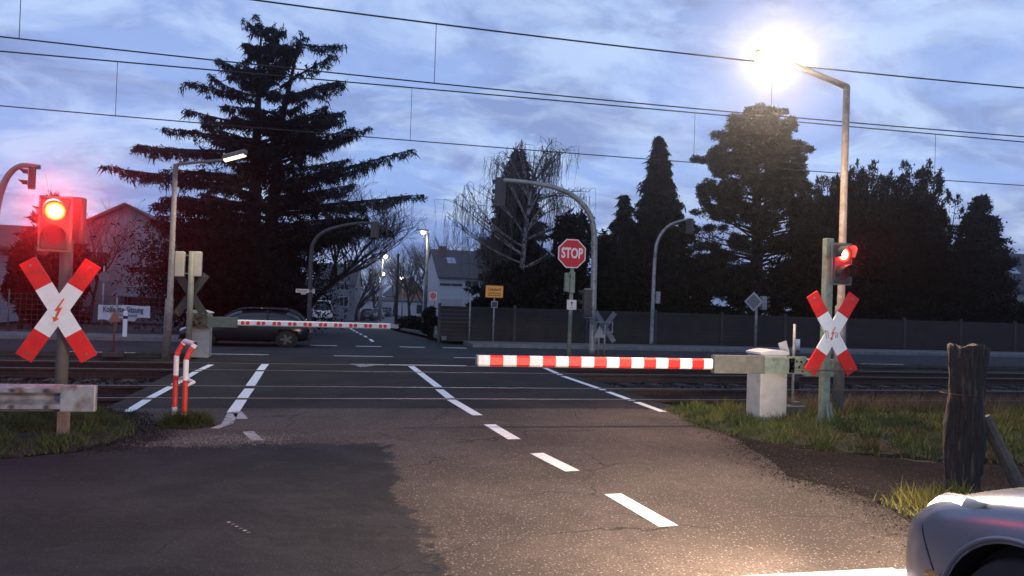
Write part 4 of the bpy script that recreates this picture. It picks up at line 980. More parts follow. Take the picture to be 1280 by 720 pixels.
overhead("pair of thinner overhead wires above the far track joined by thin droppers", 16.97, [(0, 67), (515, 106), (900, 143), (1280, 179)], [(0, 132), (512, 176), (870, 203), (1280, 232)], [(146, 100), (514, 140), (868, 170), (1169, 190)], None, None)

# ------------------------------------------------------------------ vegetation
def leaf_tris(C, S, size, aspect=2.2, up=0.0, hang=0.0):
    """C (n,3) centres, random triangles of given size; hang>0 makes them droop"""
    n = len(C); d = rng.normal(0, 1, (n, 3)); d[:, 2] = d[:, 2]*(1-abs(up)-hang*0.5)+up*2.0-hang*2.0
    d /= np.linalg.norm(d, axis=1)[:, None]; s = rng.normal(0, 1, (n, 3)); s -= (s*d).sum(1)[:, None]*d; s /= np.linalg.norm(s, axis=1)[:, None]
    ln = size*rng.uniform(0.6, 1.4, n)[:, None]
    P = np.empty((n, 3, 3)); P[:, 0] = C-s*ln/aspect/2; P[:, 1] = C+s*ln/aspect/2; P[:, 2] = C+d*ln
    return P
def along(p, q, n, sd):
    u = rng.random(n)[:, None]; return p+(q-p)*u+rng.normal(0, 1, (n, 3))*sd
def V(a): return np.array(a, float)
def tree_thing(name, label, cat, x, y, z=None, group=None):
    return thing(name, label, cat, (x, y, terr(x, y) if z is None else z), group=group)

# the cedar: level tiers of long limbs, drooping tips on the left, up-swept on the right
def cedar():
    base = AY(325, 390, 34.0); t = tree_thing("cedar_tree", "huge dark cedar with layered level limbs behind the far barrier", "tree", base[0], 34.0)
    z0 = t.location.z; bx = base[0]
    def loc(px, py, dy=0.0): p = AY(px, py, 34.0+dy); return V((p[0]-bx, dy, p[2]-z0))
    mb = MB(); tops = [((316, 390), (318, 260), (322, 140), (327, 30), 0.0), ((334, 390), (340, 270), (352, 150), (376, 45), 0.5)]
    for a, b_, c, d, dy in tops: mb.tube([tuple(loc(*a, dy)), tuple(loc(*b_, dy)), tuple(loc(*c, dy)), tuple(loc(*d, dy))], [0.36, 0.28, 0.14, 0.02], 10)
    leaves = []
    limbs = [  # start px, mid px, tip px, depth offset at tip
        ((325, 60), (310, 75), (292, 85), 0), ((325, 60), (345, 60), (362, 65), 0), ((326, 45), (318, 40), (310, 28), 0), ((326, 40), (334, 38), (341, 34), 0),
        ((328, 95), (300, 92), (272, 72), -.5), ((335, 100), (352, 82), (372, 62), 1), ((376, 55), (395, 60), (428, 57), 0), ((376, 60), (372, 60), (380, 43), 0),
        ((324, 120), (290, 118), (262, 92), 1), ((322, 130), (278, 110), (231, 104), -1), ((350, 110), (385, 85), (420, 68), -1), ((352, 130), (390, 105), (428, 102), 1), ((352, 120), (400, 112), (424, 105), -1.5),
        ((322, 160), (280, 150), (232, 137), 1), ((322, 175), (270, 170), (203, 160), -1), ((350, 155), (390, 145), (430, 140), .5), ((345, 175), (395, 160), (425, 150), -1.5),
        ((322, 190), (260, 190), (170, 183), 1.2), ((322, 200), (250, 190), (165, 184), -2), ((345, 200), (400, 180), (463, 160), 0), ((345, 205), (390, 190), (440, 170), 2),
        ((322, 222), (250, 228), (128, 208), -1), ((322, 232), (240, 232), (150, 213), 2), ((345, 235), (420, 215), (517, 186), -.5), ((345, 232), (400, 228), (470, 205), 2),
        ((320, 255), (260, 250), (190, 255), -2), ((345, 262), (430, 255), (530, 243), 0), ((345, 268), (430, 262), (500, 250), 2.5), ((340, 280), (420, 285), (490, 290), -1.5),
        ((320, 280), (260, 275), (215, 285), 1.5), ((320, 300), (270, 300), (225, 315), -2), ((338, 300), (390, 300), (440, 300), 2), ((320, 320), (280, 325), (240, 345), 2), ((338, 320), (370, 322), (395, 330), -2),
    ]
    extra = []
    for k in range(92):   # limbs towards and away from the viewer
        py = random.uniform(48, 335); w = min(1.0, (py-15)/230); sx_ = random.uniform(-1, 1); extra.append(((random.uniform(318, 352), py), (335+sx_*75*w, py-8+random.uniform(-8, 6)), (336+sx_*150*w, py-12-abs(sx_)*10*w+random.uniform(-16, 14)), random.choice((-1, 1))*random.uniform(.5, 5.5)*max(w, .3)))
    for (s, m_, e, dy) in limbs+extra:
        a, b_, c = loc(*s, 0.2), loc(*m_, dy*0.5), loc(*e, dy)
        pts = []; K = 12
        for i in range(K+1):
            u = i/K; pts.append((1-u)**2*a+2*u*(1-u)*b_+u*u*c)
        Ltot = np.linalg.norm(c-a); w0 = 0.035+0.012*Ltot
        mb.tube([tuple(p) for p in pts], [w0*(1-0.9*i/K) for i in range(K+1)], 6)
        d = (c-a)/max(Ltot, .1); side = V((-d[1], d[0], 0)); side /= np.linalg.norm(side)+1e-9
        nb = int(6+Ltot*5)
        for j in range(nb):
            u = 0.12+0.88*(j/nb)**0.85; p = (1-u)**2*a+2*u*(1-u)*b_+u*u*c
            ln = (0.35+0.28*Ltot*(1-u)*0.9)*random.uniform(0.5, 1.1)
            dr = d*random.uniform(.4, 1)+side*random.choice((-1, 1))*random.uniform(.3, 1.1)+V((0, 0, random.uniform(-.42, .22))); dr /= np.linalg.norm(dr)
            q = p+dr*ln+V((0, 0, -0.10*ln)); mb.tube([tuple(p), tuple((p+q)/2+V((0, 0, .04))), tuple(q)], [0.02, .014, .004], 3, cap=False)
            n = int(26*ln+12)
            C = along(p, q, n, 0.05); C[:, 2] -= rng.random(n)*0.10
            leaves.append(leaf_tris(C, None, 0.15, 3.0, 0, 0.35))
            # hanging sprays
            n2 = int(8*ln+3); C = along(p, q, n2, 0.03); leaves.append(leaf_tris(C, None, 0.34, 6.0, 0, 0.9))
    mb.build("trunk", bark, t)
    # low skirt
    for k in range(70):
        px, py = random.uniform(225, 372), random.uniform(285, 395); c = loc(px, py, random.uniform(-3.5, 3))
        n = 600; C = c+rng.normal(0, 1, (n, 3))*V((.9, .7, .45)); C = C[C[:, 2] > 0.0]; leaves.append(leaf_tris(C, None, 0.2, 3.2, 0, 0.3))
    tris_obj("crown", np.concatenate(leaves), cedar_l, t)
cedar()

def blob_bush(name, label, px0, px1, pytop, Y0, n, m, size=0.2, group="dark evergreen shrubs behind the fence", zb=0.0, cat="shrub", lumps=9, depth=1.2):
    a = AY(px0, pytop, Y0); b_ = AY(px1, pytop, Y0); cx = (a[0]+b_[0])/2; w = (b_[0]-a[0])/2; top = (a[2]+b_[2])/2
    z0 = terr(cx, Y0); t = thing(name, label, cat, (cx, Y0, z0), group=group); H = top-z0; L_ = []
    mb = MB(); mb.tube([(0, 0, -.1), (0.05, 0, H*.75)], [0.09, 0.03], 7)
    for k in range(lumps):
        u = random.uniform(-.75, .75); zc = H*random.uniform(.1, .95*(1-0.35*u*u)); r_ = V((w*random.uniform(.3, .5), depth*random.uniform(.3, .6), H*random.uniform(.12, .22)))
        c = V((u*w, random.uniform(-.5, .5)*depth, min(zc, H-r_[2])));
        mb.tube([(0, 0, max(.1, c[2]*.5)), tuple(c)], [0.04, 0.012], 5)
        d = rng.normal(0, 1, (n//lumps, 3)); d /= np.linalg.norm(d, axis=1)[:, None]; rr = rng.random(len(d))[:, None]**0.4*(1+0.12*np.sin(d[:, :1]*9+k)+.1*np.cos(d[:, 2:3]*11))
        C = c+d*rr*r_; C = C[C[:, 2] > 0.03]; L_.append(leaf_tris(C, None, size, 1.8))
    mb.build("trunk", bark, t); tris_obj("crown", np.concatenate(L_), m, t); return t

# generic conifer with a given outline (list of (py, halfwidth px left, right))
def conifer(name, label, px, pybase, outline, Y0, m, size, nper, hang=0.3, up=0.0, tiers=26, spray=0.5, group=None, gap=0.12, sway=0, trunk_r=0.25, dome=False, asp=2.4, lumpy=0.18):
    b0 = AY(px, pybase, Y0); z0 = terr(b0[0], Y0); t = thing(name, label, "tree", (b0[0], Y0, z0), group=group)
    sc = Y0/ (F*1.0) * (1/ (ray(px, pybase)[1]))
    py = [o_[0] for o_ in outline]; top = AY(px+sway, py[0], Y0)[2]-z0
    mb = MB(); mb.tube([(0, 0, -.2), (0, 0, top*.5), ((AY(px+sway, py[0], Y0)[0]-b0[0]), 0, top)], [trunk_r, trunk_r*.6, 0.02], 8)
    L_ = []
    for k in range(tiers*7):
        u = random.random()**0.9; yy = py[0]+(py[-1]-py[0])*u
        wl = np.interp(yy, py, [o_[1] for o_ in outline])*sc; wr = np.interp(yy, py, [o_[2] for o_ in outline])*sc
        z = AY(px, yy, Y0)[2]-z0
        if z < 0.2: continue
        az = random.uniform(0, 2*math.pi); cx = math.cos(az); w = (wr if cx > 0 else wl); w *= random.uniform(1-lumpy*2, 1+lumpy*.6)
        xoff = sway*sc*(1-u)
        tip = V((xoff+cx*w, math.sin(az)*max(wl, wr)*0.85, z+w*(0.35*up-0.15*hang)*1.0)); root = V((xoff*.9, 0, z-w*(.5*up)+(0.12*w if hang > 0 else 0)))
        mb.tube([tuple(root), tuple((root+tip)/2+V((0, 0, .05*w))), tuple(tip)], [0.03+0.01*w, 0.02, 0.006], 4, cap=False)
        nn = max(8, int(nper*(0.3+w)))
        uu = rng.random(nn)**0.6; C = root+(tip-root)*uu[:, None]
        sp = spray*(0.35+0.65*(1-np.abs(uu-.6)))*min(1, 0.35+w*.4)
        C = C+rng.normal(0, 1, (nn, 3))*V((1, 1, .45))*sp[:, None]*0.5
        L_.append(leaf_tris(C, None, size, asp, up*0.5, hang))
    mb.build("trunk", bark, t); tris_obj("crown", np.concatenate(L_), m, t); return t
# drooping redwood-like conifer
conifer("redwood_tree", "narrow drooping conifer with a pointed hooked top left of the tall pine", 820, 400, [(170, 3, 3), (190, 9, 9), (215, 14, 15), (240, 22, 20), (270, 28, 30), (300, 34, 32), (400, 40, 36)], 42, seq_l, 0.36, 120, hang=0.8, tiers=60, spray=0.42, sway=-2, asp=3.2, lumpy=.16)
conifer("young_redwood_tree", "smaller drooping conifer with bent tip between the curved mast and the redwood", 777, 400, [(243, 3, 5), (255, 10, 7), (270, 13, 11), (300, 20, 20), (400, 26, 26)], 41, seq_l, 0.34, 110, hang=0.8, tiers=26, spray=0.4, asp=3.0)
# spruce behind the birch
conifer("spruce_tree", "dense pointed spruce behind the bare weeping birch", 641, 400, [(190, 3, 3), (205, 10, 10), (230, 17, 18), (260, 24, 26), (300, 36, 40), (340, 46, 48), (400, 52, 52)], 40, spruce_l, 0.30, 110, hang=0.25, tiers=56, spray=0.40, asp=2.4, lumpy=.2)
# big pine: clumpy
def pine():
    Y0 = 40.0; px = 942; b0 = AY(px, 400, Y0); z0 = terr(b0[0], Y0); t = thing("pine_tree", "tall broad pine with clumped needle pads right of the drooping conifer", "tree", (b0[0], Y0, z0)); sc = Y0/F/ray(px, 300)[1]
    mb = MB(); L_ = []; top = AY(940, 140, Y0)[2]-z0
    mb.tube([(0, 0, -.2), (0.1, 0, top*.4), (-.1, 0, top*.75), (0, 0, top*.97)], [0.42, .34, .2, .04], 10)
    out = [(137, -8, 2), (150, -28, 18), (165, -26, 38), (178, -46, 50), (190, -50, 56), (205, -54, 60), (220, -48, 54), (235, -70, 66), (250, -60, 76), (265, -80, 88), (285, -86, 98), (310, -88, 102), (335, -84, 100), (400, -74, 92)]
    ys_ = [o_[0] for o_ in out]
    for k in range(225):
        if k < 190: yy = random.uniform(140, 372)
        else: yy = random.uniform(140, 260)
        l = np.interp(yy, ys_, [o_[1] for o_ in out]); r_ = np.interp(yy, ys_, [o_[2] for o_ in out])
        az = random.uniform(0, 2*math.pi); cx = math.cos(az); w = (r_ if cx > 0 else -l)*sc*(0.97 if random.random() < .4 else random.uniform(.3, .95))
        z = AY(px, yy, Y0)[2]-z0; dpt = math.sin(az)*max(r_, -l)*sc*.85
        tip = V((cx*w, dpt, z)); root = V((0, 0, z-0.22*w-.2))
        mb.tube([tuple(root), tuple((root+tip)/2+V((0, 0, -.12))), tuple(tip)], [0.05+.012*w, 0.035, 0.012], 5, cap=False)
        for q in range(random.randint(2, 4)):
            c = tip+rng.normal(0, 1, 3)*V((.38, .4, .18)); c = c if q else tip
            n = 330; rad = V((.42, .42, .26))*random.uniform(.7, 1.15)
            d = rng.normal(0, 1, (n, 3)); d /= np.linalg.norm(d, axis=1)[:, None]; C = c+d*rad*(rng.random(n)[:, None]**.45)
            L_.append(leaf_tris(C, None, 0.15, 2.6, 0.15))
        n = int(50*w); C = along(root+(tip-root)*.5, tip, n, .14); L_.append(leaf_tris(C, None, 0.16, 2.6))
    mb.build("trunk", bark, t); tris_obj("crown", np.concatenate(L_), pine_l, t)
pine()
# cypress mass right of the pine
def cypress(px, pt, wl, wr, Y0, label, nper=130, shape=1.0):
    b0 = AY(px, 400, Y0); z0 = terr(b0[0], Y0); t = thing("cypress_tree", label, "tree", (b0[0], Y0, z0), group="cypress trees right of the pine")
    sc = Y0/F/ray(px, 300)[1]; rr = random.Random(px); mb = MB(); L_ = []; H = AY(px, pt, Y0)[2]-z0
    mb.tube([(0, 0, -.1), (0, 0, H*.4), (0, 0, H*.9)], [.25, .15, .03], 8)
    lead = [(0, 0, H)]+[(rr.uniform(-wl*.62, wr*.62)*sc, rr.uniform(-1.1, 1.1), H*rr.uniform(.74, .985)) for _ in range(9)]
    for lx, ly, lh in lead:
        lh -= abs(lx)*0.35
        mb.tube([(lx*.1, ly*.1, .4), (lx*.7, ly*.7, lh*.5), (lx, ly, lh*.97)], [.08, .05, .012], 5, cap=False)
        for k in range(64):
            u = rr.random()**.75; z = lh-u*lh*.93; rad = (0.08+1.15*u**.62-.35*u)*(1.05 if lx == 0 else .9)*(wl+wr)*sc*.36
            az = rr.uniform(0, 6.283); q = V((lx*(1-u*.5)+math.cos(az)*rad*rr.uniform(.5, 1.1), ly*(1-u*.5)+math.sin(az)*rad*rr.uniform(.5, 1), z))
            n = 75; d = V((math.cos(az)*.45, math.sin(az)*.45, 1.0)); d /= np.linalg.norm(d); ln = rr.uniform(.35, .8)
            uu = rng.random(n)[:, None]; C = q+d*uu*ln+rng.normal(0, 1, (n, 3))*(.17*(1.1-uu))
            D = d+rng.normal(0, .45, (n, 3)); D /= np.linalg.norm(D, axis=1)[:, None]; S = rng.normal(0, 1, (n, 3)); S -= (S*D).sum(1)[:, None]*D; S /= np.linalg.norm(S, axis=1)[:, None]
            l_ = rng.uniform(.12, .26, n)[:, None]; P = np.empty((n, 3, 3)); P[:, 0] = C-S*l_*.2; P[:, 1] = C+S*l_*.2; P[:, 2] = C+D*l_; L_.append(P)
    for k in range(30):
        c = V((rr.uniform(-wl*.7, wr*.55)*sc, rr.uniform(-.8, .8), rr.uniform(.3, H*.55))); C = c+rng.normal(0, 1, (260, 3))*.38; L_.append(leaf_tris(C, None, .22, 2.2, .5))
    mb.build("trunk", bark, t); tris_obj("crown", np.concatenate(L_), cyp_l, t); return t
cypress(1062, 205, 40, 40, 38, "dark feathery cypress directly behind the right hand lamp post", 120)
cypress(1030, 228, 42, 38, 39.5, "dark feathery cypress lower than its neighbours beside the tall pine", 110)
cypress(1092, 200, 38, 44, 37.5, "dark feathery cypress third from the pine with a ragged top", 120)
cypress(1132, 198, 44, 52, 37, "dark feathery cypress at the outer right end of the group leaning over sky", 150)
cypress(1160, 222, 40, 28, 38, "dark feathery cypress tucked behind the outermost one on the right", 110)
conifer("broadleaf_tree", "airy evergreen tree standing alone at the far right before the tiled roof", 1221, 410, [(246, 4, 5), (262, 13, 13), (290, 30, 24), (320, 38, 36), (350, 42, 40), (410, 46, 46)], 34, leaf_l, 0.15, 130, hang=0.0, up=0.45, tiers=44, spray=0.5, asp=1.5, lumpy=.3)
# dark hedge and shrubs
sh = [(690, 765, 262, 36, 9000), (745, 800, 250, 38, 8000), (604, 650, 356, 33, 7000), (614, 700, 330, 35, 9000), (670, 750, 300, 33, 9000), (740, 830, 295, 34, 10000), (820, 900, 318, 33, 9000), (880, 980, 330, 34, 9000), (960, 1060, 300, 35, 11000), (1040, 1130, 300, 34, 9000), (1110, 1180, 372, 32, 7000), (1175, 1290, 365, 31, 8000), (1250, 1340, 372, 33, 5000)]
descr = ["tall dark shrub behind the top of the thick curved mast", "tall dark shrub under the smaller drooping conifer", "low dark shrub around the place name sign", "dark shrub around the birch trunk", "dark shrub behind the stop sign", "dark shrub behind the reversed cross", "dark shrub behind the slender curved mast", "dark shrub behind the diamond sign", "dark shrub under the pine's right side", "dark shrub behind the right hand red signal", "low dark shrub in front of the brick gable", "low dark shrub under the lone tree", "low dark shrub at the extreme right behind the fence"]
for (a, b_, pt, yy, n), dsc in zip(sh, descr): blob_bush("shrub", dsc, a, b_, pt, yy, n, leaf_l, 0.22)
for (a, b_, pt, yy, n, dsc) in [(225, 330, 300, 31.5, 12000, "dark shrub left of the cedar trunk behind the passing car"), (296, 358, 320, 31, 10000, "dark shrub right of the cedar trunk beside the street name plate"), (345, 378, 335, 33, 6000, "dark shrub by the white van and cedar"), (0, 60, 300, 33, 7000, "dark shrub at the extreme left before the brown roof"), (40, 110, 320, 36, 7000, "dark shrub behind the left crossing signal")]:
    blob_bush("shrub", dsc, a, b_, pt, yy, n, bush_l, 0.2, "dark shrubs on the left")
blob_bush("hedge", "clipped dark hedge end at the start of the slat fence", 528, 550, 384, 29, 5000, leaf_l, 0.12, None, cat="hedge", lumps=8, depth=.7)
blob_bush("hedge", "low dark hedge along the right pavement of the side street", 498, 540, 396, 40, 6000, leaf_l, 0.16, None, cat="hedge", lumps=10, depth=4)

# bare trees
def bare_tree(name, label, px, pybase, Y0, H, m_trunk, m_twig, levels=5, spread=0.5, seed=1, r0=0.12, lean=0, weep=0.0, group=None, shape=None, n0=7, zt=None, low=.3):
    rr = random.Random(seed); b0 = AY(px, pybase, Y0); z0 = terr(b0[0], Y0) if zt is None else zt
    t = thing(name, label, "tree", (b0[0], Y0, z0), group=group); mb = MB(); tw = MB()
    def grow(p, d, ln, r_, lv):
        K = 4; pts = [p]; q = p.copy(); dd = d.copy()
        for i in range(K):
            dd = (dd+Vector((rr.gauss(0, .10), rr.gauss(0, .10), rr.gauss(0.03, .07)))).normalized(); q = q+dd*ln/K; pts.append(q.copy())
        b = mb if lv <= 1 else tw
        b.tube([tuple(x) for x in pts], [max(.006, r_*(1-.55*i/K)) for i in range(K+1)], 7 if lv <= 1 else 3, cap=False)
        if lv >= levels:
            return
        nb = rr.randint(3, 5) if lv else n0
        for i in range(nb):
            k = rr.uniform(.35, 1.0) if lv else rr.uniform(low, 1.0); idx = min(K-1, int(k*K)); s_ = pts[idx].lerp(pts[idx+1], k*K-idx if k < 1 else 1)
            ax = Vector((rr.gauss(0, 1), rr.gauss(0, 1), rr.gauss(0, .3))).normalized(); nd = (dd*(1-spread*.5)+ax*spread+Vector((0, 0, .12))).normalized()
            grow(s_, nd, ln*rr.uniform(.55, .8), r_*.5, lv+1)
    grow(Vector((0, 0, -.1)), Vector((lean, 0, 1)).normalized(), H*.42, r0, 0)
    mb.build("trunk", m_trunk, t); tw.build("crown", m_twig, t); return t
for i, (px, yy, H, s, dsc) in enumerate([(364, 33, 7.4, 3, "bare spreading tree reaching out under the cedar's right side")]):
    bare_tree("bare_tree", dsc, px, 400, yy, H, bark, baretwig, 5, .60, s, 0.14, lean=.50, group="bare trees by the side street", n0=9, low=.68)
for i, (px, yy, H, s, dsc) in enumerate([(445, 95, 9, 4, "bare tree beyond the left dark-roofed house"), (470, 120, 10, 5, "bare tree far down the street left of the lit lamps"), (492, 130, 12, 6, "bare tree at the bend of the far street"), (512, 110, 14, 7, "bare tall tree above the far orange gable"), (530, 100, 12, 8, "bare tree behind the tall lamp by the pale house"), (505, 150, 15, 12, "farthest bare tree closing the end of the street"), (560, 110, 15, 13, "bare tree rising behind the pale house roof"), (590, 112, 15, 14, "second bare tree rising behind the pale house roof near the spruce")]):
    bare_tree("bare_tree", dsc, px, 400, yy, H, bark, baretwig, 4, .55, s+20, 0.22, group="bare trees by the side street")
for px, yy, s, dsc in ((112, 44, 31, "bare tree in front of the white gable at left"),):
    bare_tree("bare_tree", dsc, px, 405, yy, 7.5, bark, mat("grey_twig", (0.10, 0.08, 0.09), 0.9), 4, .5, s, .1, group="bare trees at left")
# weeping birch
def birch():
    Y0 = 38.0; px = 655; b0 = AY(px, 400, Y0); z0 = terr(b0[0], Y0); t = thing("birch_tree", "bare weeping birch with pale trunk and hanging twigs in front of the spruce", "tree", (b0[0], Y0, z0))
    rr = random.Random(5); mb = MB(); tw = MB()
    def loc(x, y, dy=0): p = AY(x, y, Y0+dy); return Vector((p[0]-b0[0], dy, p[2]-z0))
    mb.tube([tuple(Vector((0, 0, -.1))), tuple(loc(653, 330)), tuple(loc(658, 280)), tuple(loc(665, 230)), tuple(loc(668, 190))], [0.17, .13, .09, .05, .015], 9)
    arch = [((655, 320), (620, 290), (572, 255)), ((655, 330), (610, 315), (560, 272)), ((655, 345), (625, 320), (590, 290)), ((657, 300), (640, 260), (600, 232)), ((658, 290), (690, 250), (715, 262)), ((660, 270), (680, 225), (700, 190)), ((660, 260), (690, 235), (735, 240)), ((662, 250), (655, 200), (650, 180)), ((664, 240), (672, 195), (690, 178)), ((665, 230), (690, 200), (708, 188)), ((660, 280), (640, 230), (625, 195)), ((657, 310), (600, 280), (580, 245)), ((655, 350), (625, 345), (595, 330)), ((658, 300), (700, 280), (728, 285)), ((662, 250), (640, 215), (618, 200)), ((655, 335), (690, 315), (740, 290))]
    A = []
    for s, m_, e in arch:
        for rep in range(2):
            dy = rr.uniform(-2.2, 2.2); j = lambda p, k: (p[0]+rr.gauss(0, k), p[1]+rr.gauss(0, k)) if rep else p
            a, b_, c = loc(*s), loc(*j(m_, 5), dy*.5), loc(*j(e, 7), dy); K = 10
            pts = [a*(1-u)**2+b_*2*u*(1-u)+c*u*u for u in [i/K for i in range(K+1)]]
            mb.tube([tuple(p) for p in pts], [0.055*(1-.8*i/K) for i in range(K+1)], 5, cap=False)
            for k in range(26):
                u = rr.uniform(.25, 1); p = a*(1-u)**2+b_*2*u*(1-u)+c*u*u
                o1 = p+Vector((rr.gauss(0, .35), rr.gauss(0, .35), rr.uniform(.0, .35))); ln = rr.uniform(.6, 2.1)
                o2 = o1+Vector((rr.gauss(0, .12), rr.gauss(0, .12), -ln*.5)); o3 = o2+Vector((rr.gauss(0, .06), rr.gauss(0, .06), -ln*.5))
                tw.tube([tuple(p), tuple((p+o1)/2+Vector((0, 0, .1))), tuple(o1), tuple(o2), tuple(o3)], [.014, .011, .009, .007, .005], 3, cap=False)
                for q in range(2):
                    f = o1.lerp(o2, rr.random()); g_ = f+Vector((rr.gauss(0, .18), rr.gauss(0, .18), -rr.uniform(.3, .9))); tw.tube([tuple(f), tuple(g_)], [.008, .004], 3, cap=False)
    mb.build("trunk", birchbark, t); tw.build("crown", twig_m, t)
birch()
# small conifer at far left
conifer("spruce_tree", "small dark spruce top behind the left crossing signal", 62, 400, [(248, 3, 3), (262, 14, 12), (280, 30, 20), (300, 36, 30), (400, 44, 40)], 44, spruce_l, 0.35, 80, hang=.1, up=.15, tiers=30, spray=.4)

# ------------------------------------------------------------------ houses
slate = mat("dark_roof_tiles", (0.045, 0.042, 0.048), 0.75, 0, 0.3, 6, 0.5, 12)
redroof = mat("brown_roof_tiles", (0.10, 0.045, 0.038), 0.8, 0, 0.3, 6, 0.5, 12)
render_w = mat("pale_render", (0.38, 0.40, 0.44), 0.9, 0, 0.06, 2, 0.2, 40)
render_g = mat("grey_render", (0.36, 0.35, 0.38), 0.9, 0, 0.08, 2, 0.2, 40)
brick_m = mat("dark_brick", (0.10, 0.06, 0.055), 0.9, 0, 0.25, 14, 0.3, 30)
frame_m = mat("window_frame_white", (0.4, 0.4, 0.42), 0.6); pane_m = glass_dark
shut_m = mat("roller_shutter", (0.30, 0.30, 0.33), 0.7, 0, 0.05, 5)
def house(label, loc, rotz, w, dpt, eave, ridge, wall_m, roof_m, windows=(), axis='x', over=0.35, chimney=None, skylights=(), group="houses around the crossing", name="house", extras=None):
    """local: front face at y=0 (faces -y), body to y=dpt; axis 'x' ridge parallel to front, 'y' gable in front"""
    t = thing(name, label, "house", loc, rotz, group)
    mb = MB(); x0, x1 = -w/2, w/2
    if axis == 'x': mb.prism([(0, 0), (dpt, 0), (dpt, eave), (dpt/2, ridge), (0, eave)], 'x', x0, x1)
    else: mb.prism([(x0, 0), (x1, 0), (x1, eave), (0, ridge), (x0, eave)], 'y', 0, dpt)
    wl = mb.build("wall", wall_m, t)
    rf = MB(); th = 0.16
    if axis == 'x':
        sl = (ridge-eave)/(dpt/2)
        for s in (0, 1):
            ya, yb = (-over, dpt/2) if s == 0 else (dpt+over, dpt/2); za = eave-over*sl+.02; zb = ridge+.02
            rf.prism([(ya, za), (yb, zb), (yb, zb+th), (ya, za+th)], 'x', x0-over*.5, x1+over*.5)
    else:
        sl = (ridge-eave)/(w/2)
        for s in (-1, 1):
            rf.prism([(s*(w/2+over), eave-over*sl+.02), (0, ridge+.02), (0, ridge+.02+th), (s*(w/2+over), eave-over*sl+.02+th)], 'y', -over, dpt+over)
    rfo = rf.build("roof", roof_m, t)
    if chimney:
        cx, cy, cz, cw = chimney; m_ = MB(); m_.box((cx, cy, cz-.6), (cw, cw*.8, 1.6)); m_.box((cx, cy, cz+.22), (cw*1.15, cw*.95, .08)); m_.build("chimney", brick_m, rfo)
    for (x, y, z, ww, hh) in skylights:
        sl = (ridge-eave)/(dpt/2) if axis == 'x' else 0; ang = math.atan(sl); m_ = MB()
        m_.box((x, y, z), (ww, hh, .1), 0, Matrix.Rotation(ang, 3, 'X')); m_.build("skylight", mat("skylight_glass", (0.30, 0.33, 0.40), 0.15, 0.4), rfo)
    for (x, z, ww, hh, kind) in windows:
        m_ = MB(); f = 0.06
        for dx, dz, a, b_ in ((0, hh/2, ww+f, f), (0, -hh/2, ww+f, f), (ww/2, 0, f, hh-f), (-ww/2, 0, f, hh-f), (0, 0, f*.7, hh-f)): m_.box((x+dx, -0.02, z+dz), (a, 0.07, b_))
        wo = m_.build("window", frame_m, t)
        m_ = MB(); m_.box((x, -0.003, z), (ww-.02, 0.02, hh-.02)); m_.build("pane", pane_m, wo)
        if kind == 's':
            m_ = MB(); m_.box((x, -0.035, z+hh*.12), (ww-.06, 0.02, hh*.72)); m_.build("shutter", shut_m, wo)
        if kind == 'b':
            m_ = MB(); m_.box((x, -0.035, z+hh*.28), (ww-.06, 0.02, hh*.4)); m_.build("shutter", shut_m, wo)
    if extras: extras(t)
    return t
# mid house (pale, dark roof)
a = AY(548, 385, 88); s = 88/F/ray(575, 360)[1]; zt = terr(0, 93)
eave = AY(560, 346, 88)[2]-zt; rid = AY(560, 314, 92)[2]-zt
def zpx(py, Y, px=575): return AY(px, py, Y)[2]-zt
xr = AY(625, 370, 88)[0]; xl = AY(547, 370, 88)[0]; w_ = xr-xl; cxm = (xl+xr)/2
wins = [((AY(567, 350, 88)[0]-cxm)-.3, zpx(352, 88), 2.6, 1.1, 's'), ((AY(590, 350, 88)[0]-cxm), zpx(352, 88), 1.6, 1.1, 'b'), ((AY(567, 379, 88)[0]-cxm)-.3, zpx(380, 88), 2.6, 1.1, 's'), ((AY(592, 379, 88)[0]-cxm), zpx(380, 88), 1.6, 1.1, 'b')]
house("pale two storey house with dark tiled roof and chimney right of the side street", (cxm, 88, zt), R(4), w_, 8.5, eave, rid, render_w, slate, wins, 'x', .3, (xl-cxm+1.0, 3.2, rid+.2, .8), [(AY(567, 334, 90)[0]-cxm-.1, 2.4, eave+(rid-eave)*2.4/4.25+.17, 1.0, 1.2)])
# left dark-roof house by the street
zt = terr(0, 105); xl, xr = AY(392, 360, 102)[0], AY(444, 360, 102)[0]; cxm = (xl+xr)/2
house("small house with dark steep roof and pale wall left of the side street", (cxm, 102, zt), R(-8), xr-xl, 8, AY(420, 355, 102)[2]-zt, AY(420, 331, 106)[2]-zt, mat("mottled_render", (0.15, 0.16, 0.19), 0.9, 0, 0.3, .6), slate, [(-1.6, 2.4, 1.1, 1.2, 'b'), (1.2, 2.4, 1.1, 1.2, 'n'), (1.2, 4.3, 1.0, .9, 'n')], 'x', .3, (1.6, 3, AY(420, 327, 106)[2]-zt, .6))
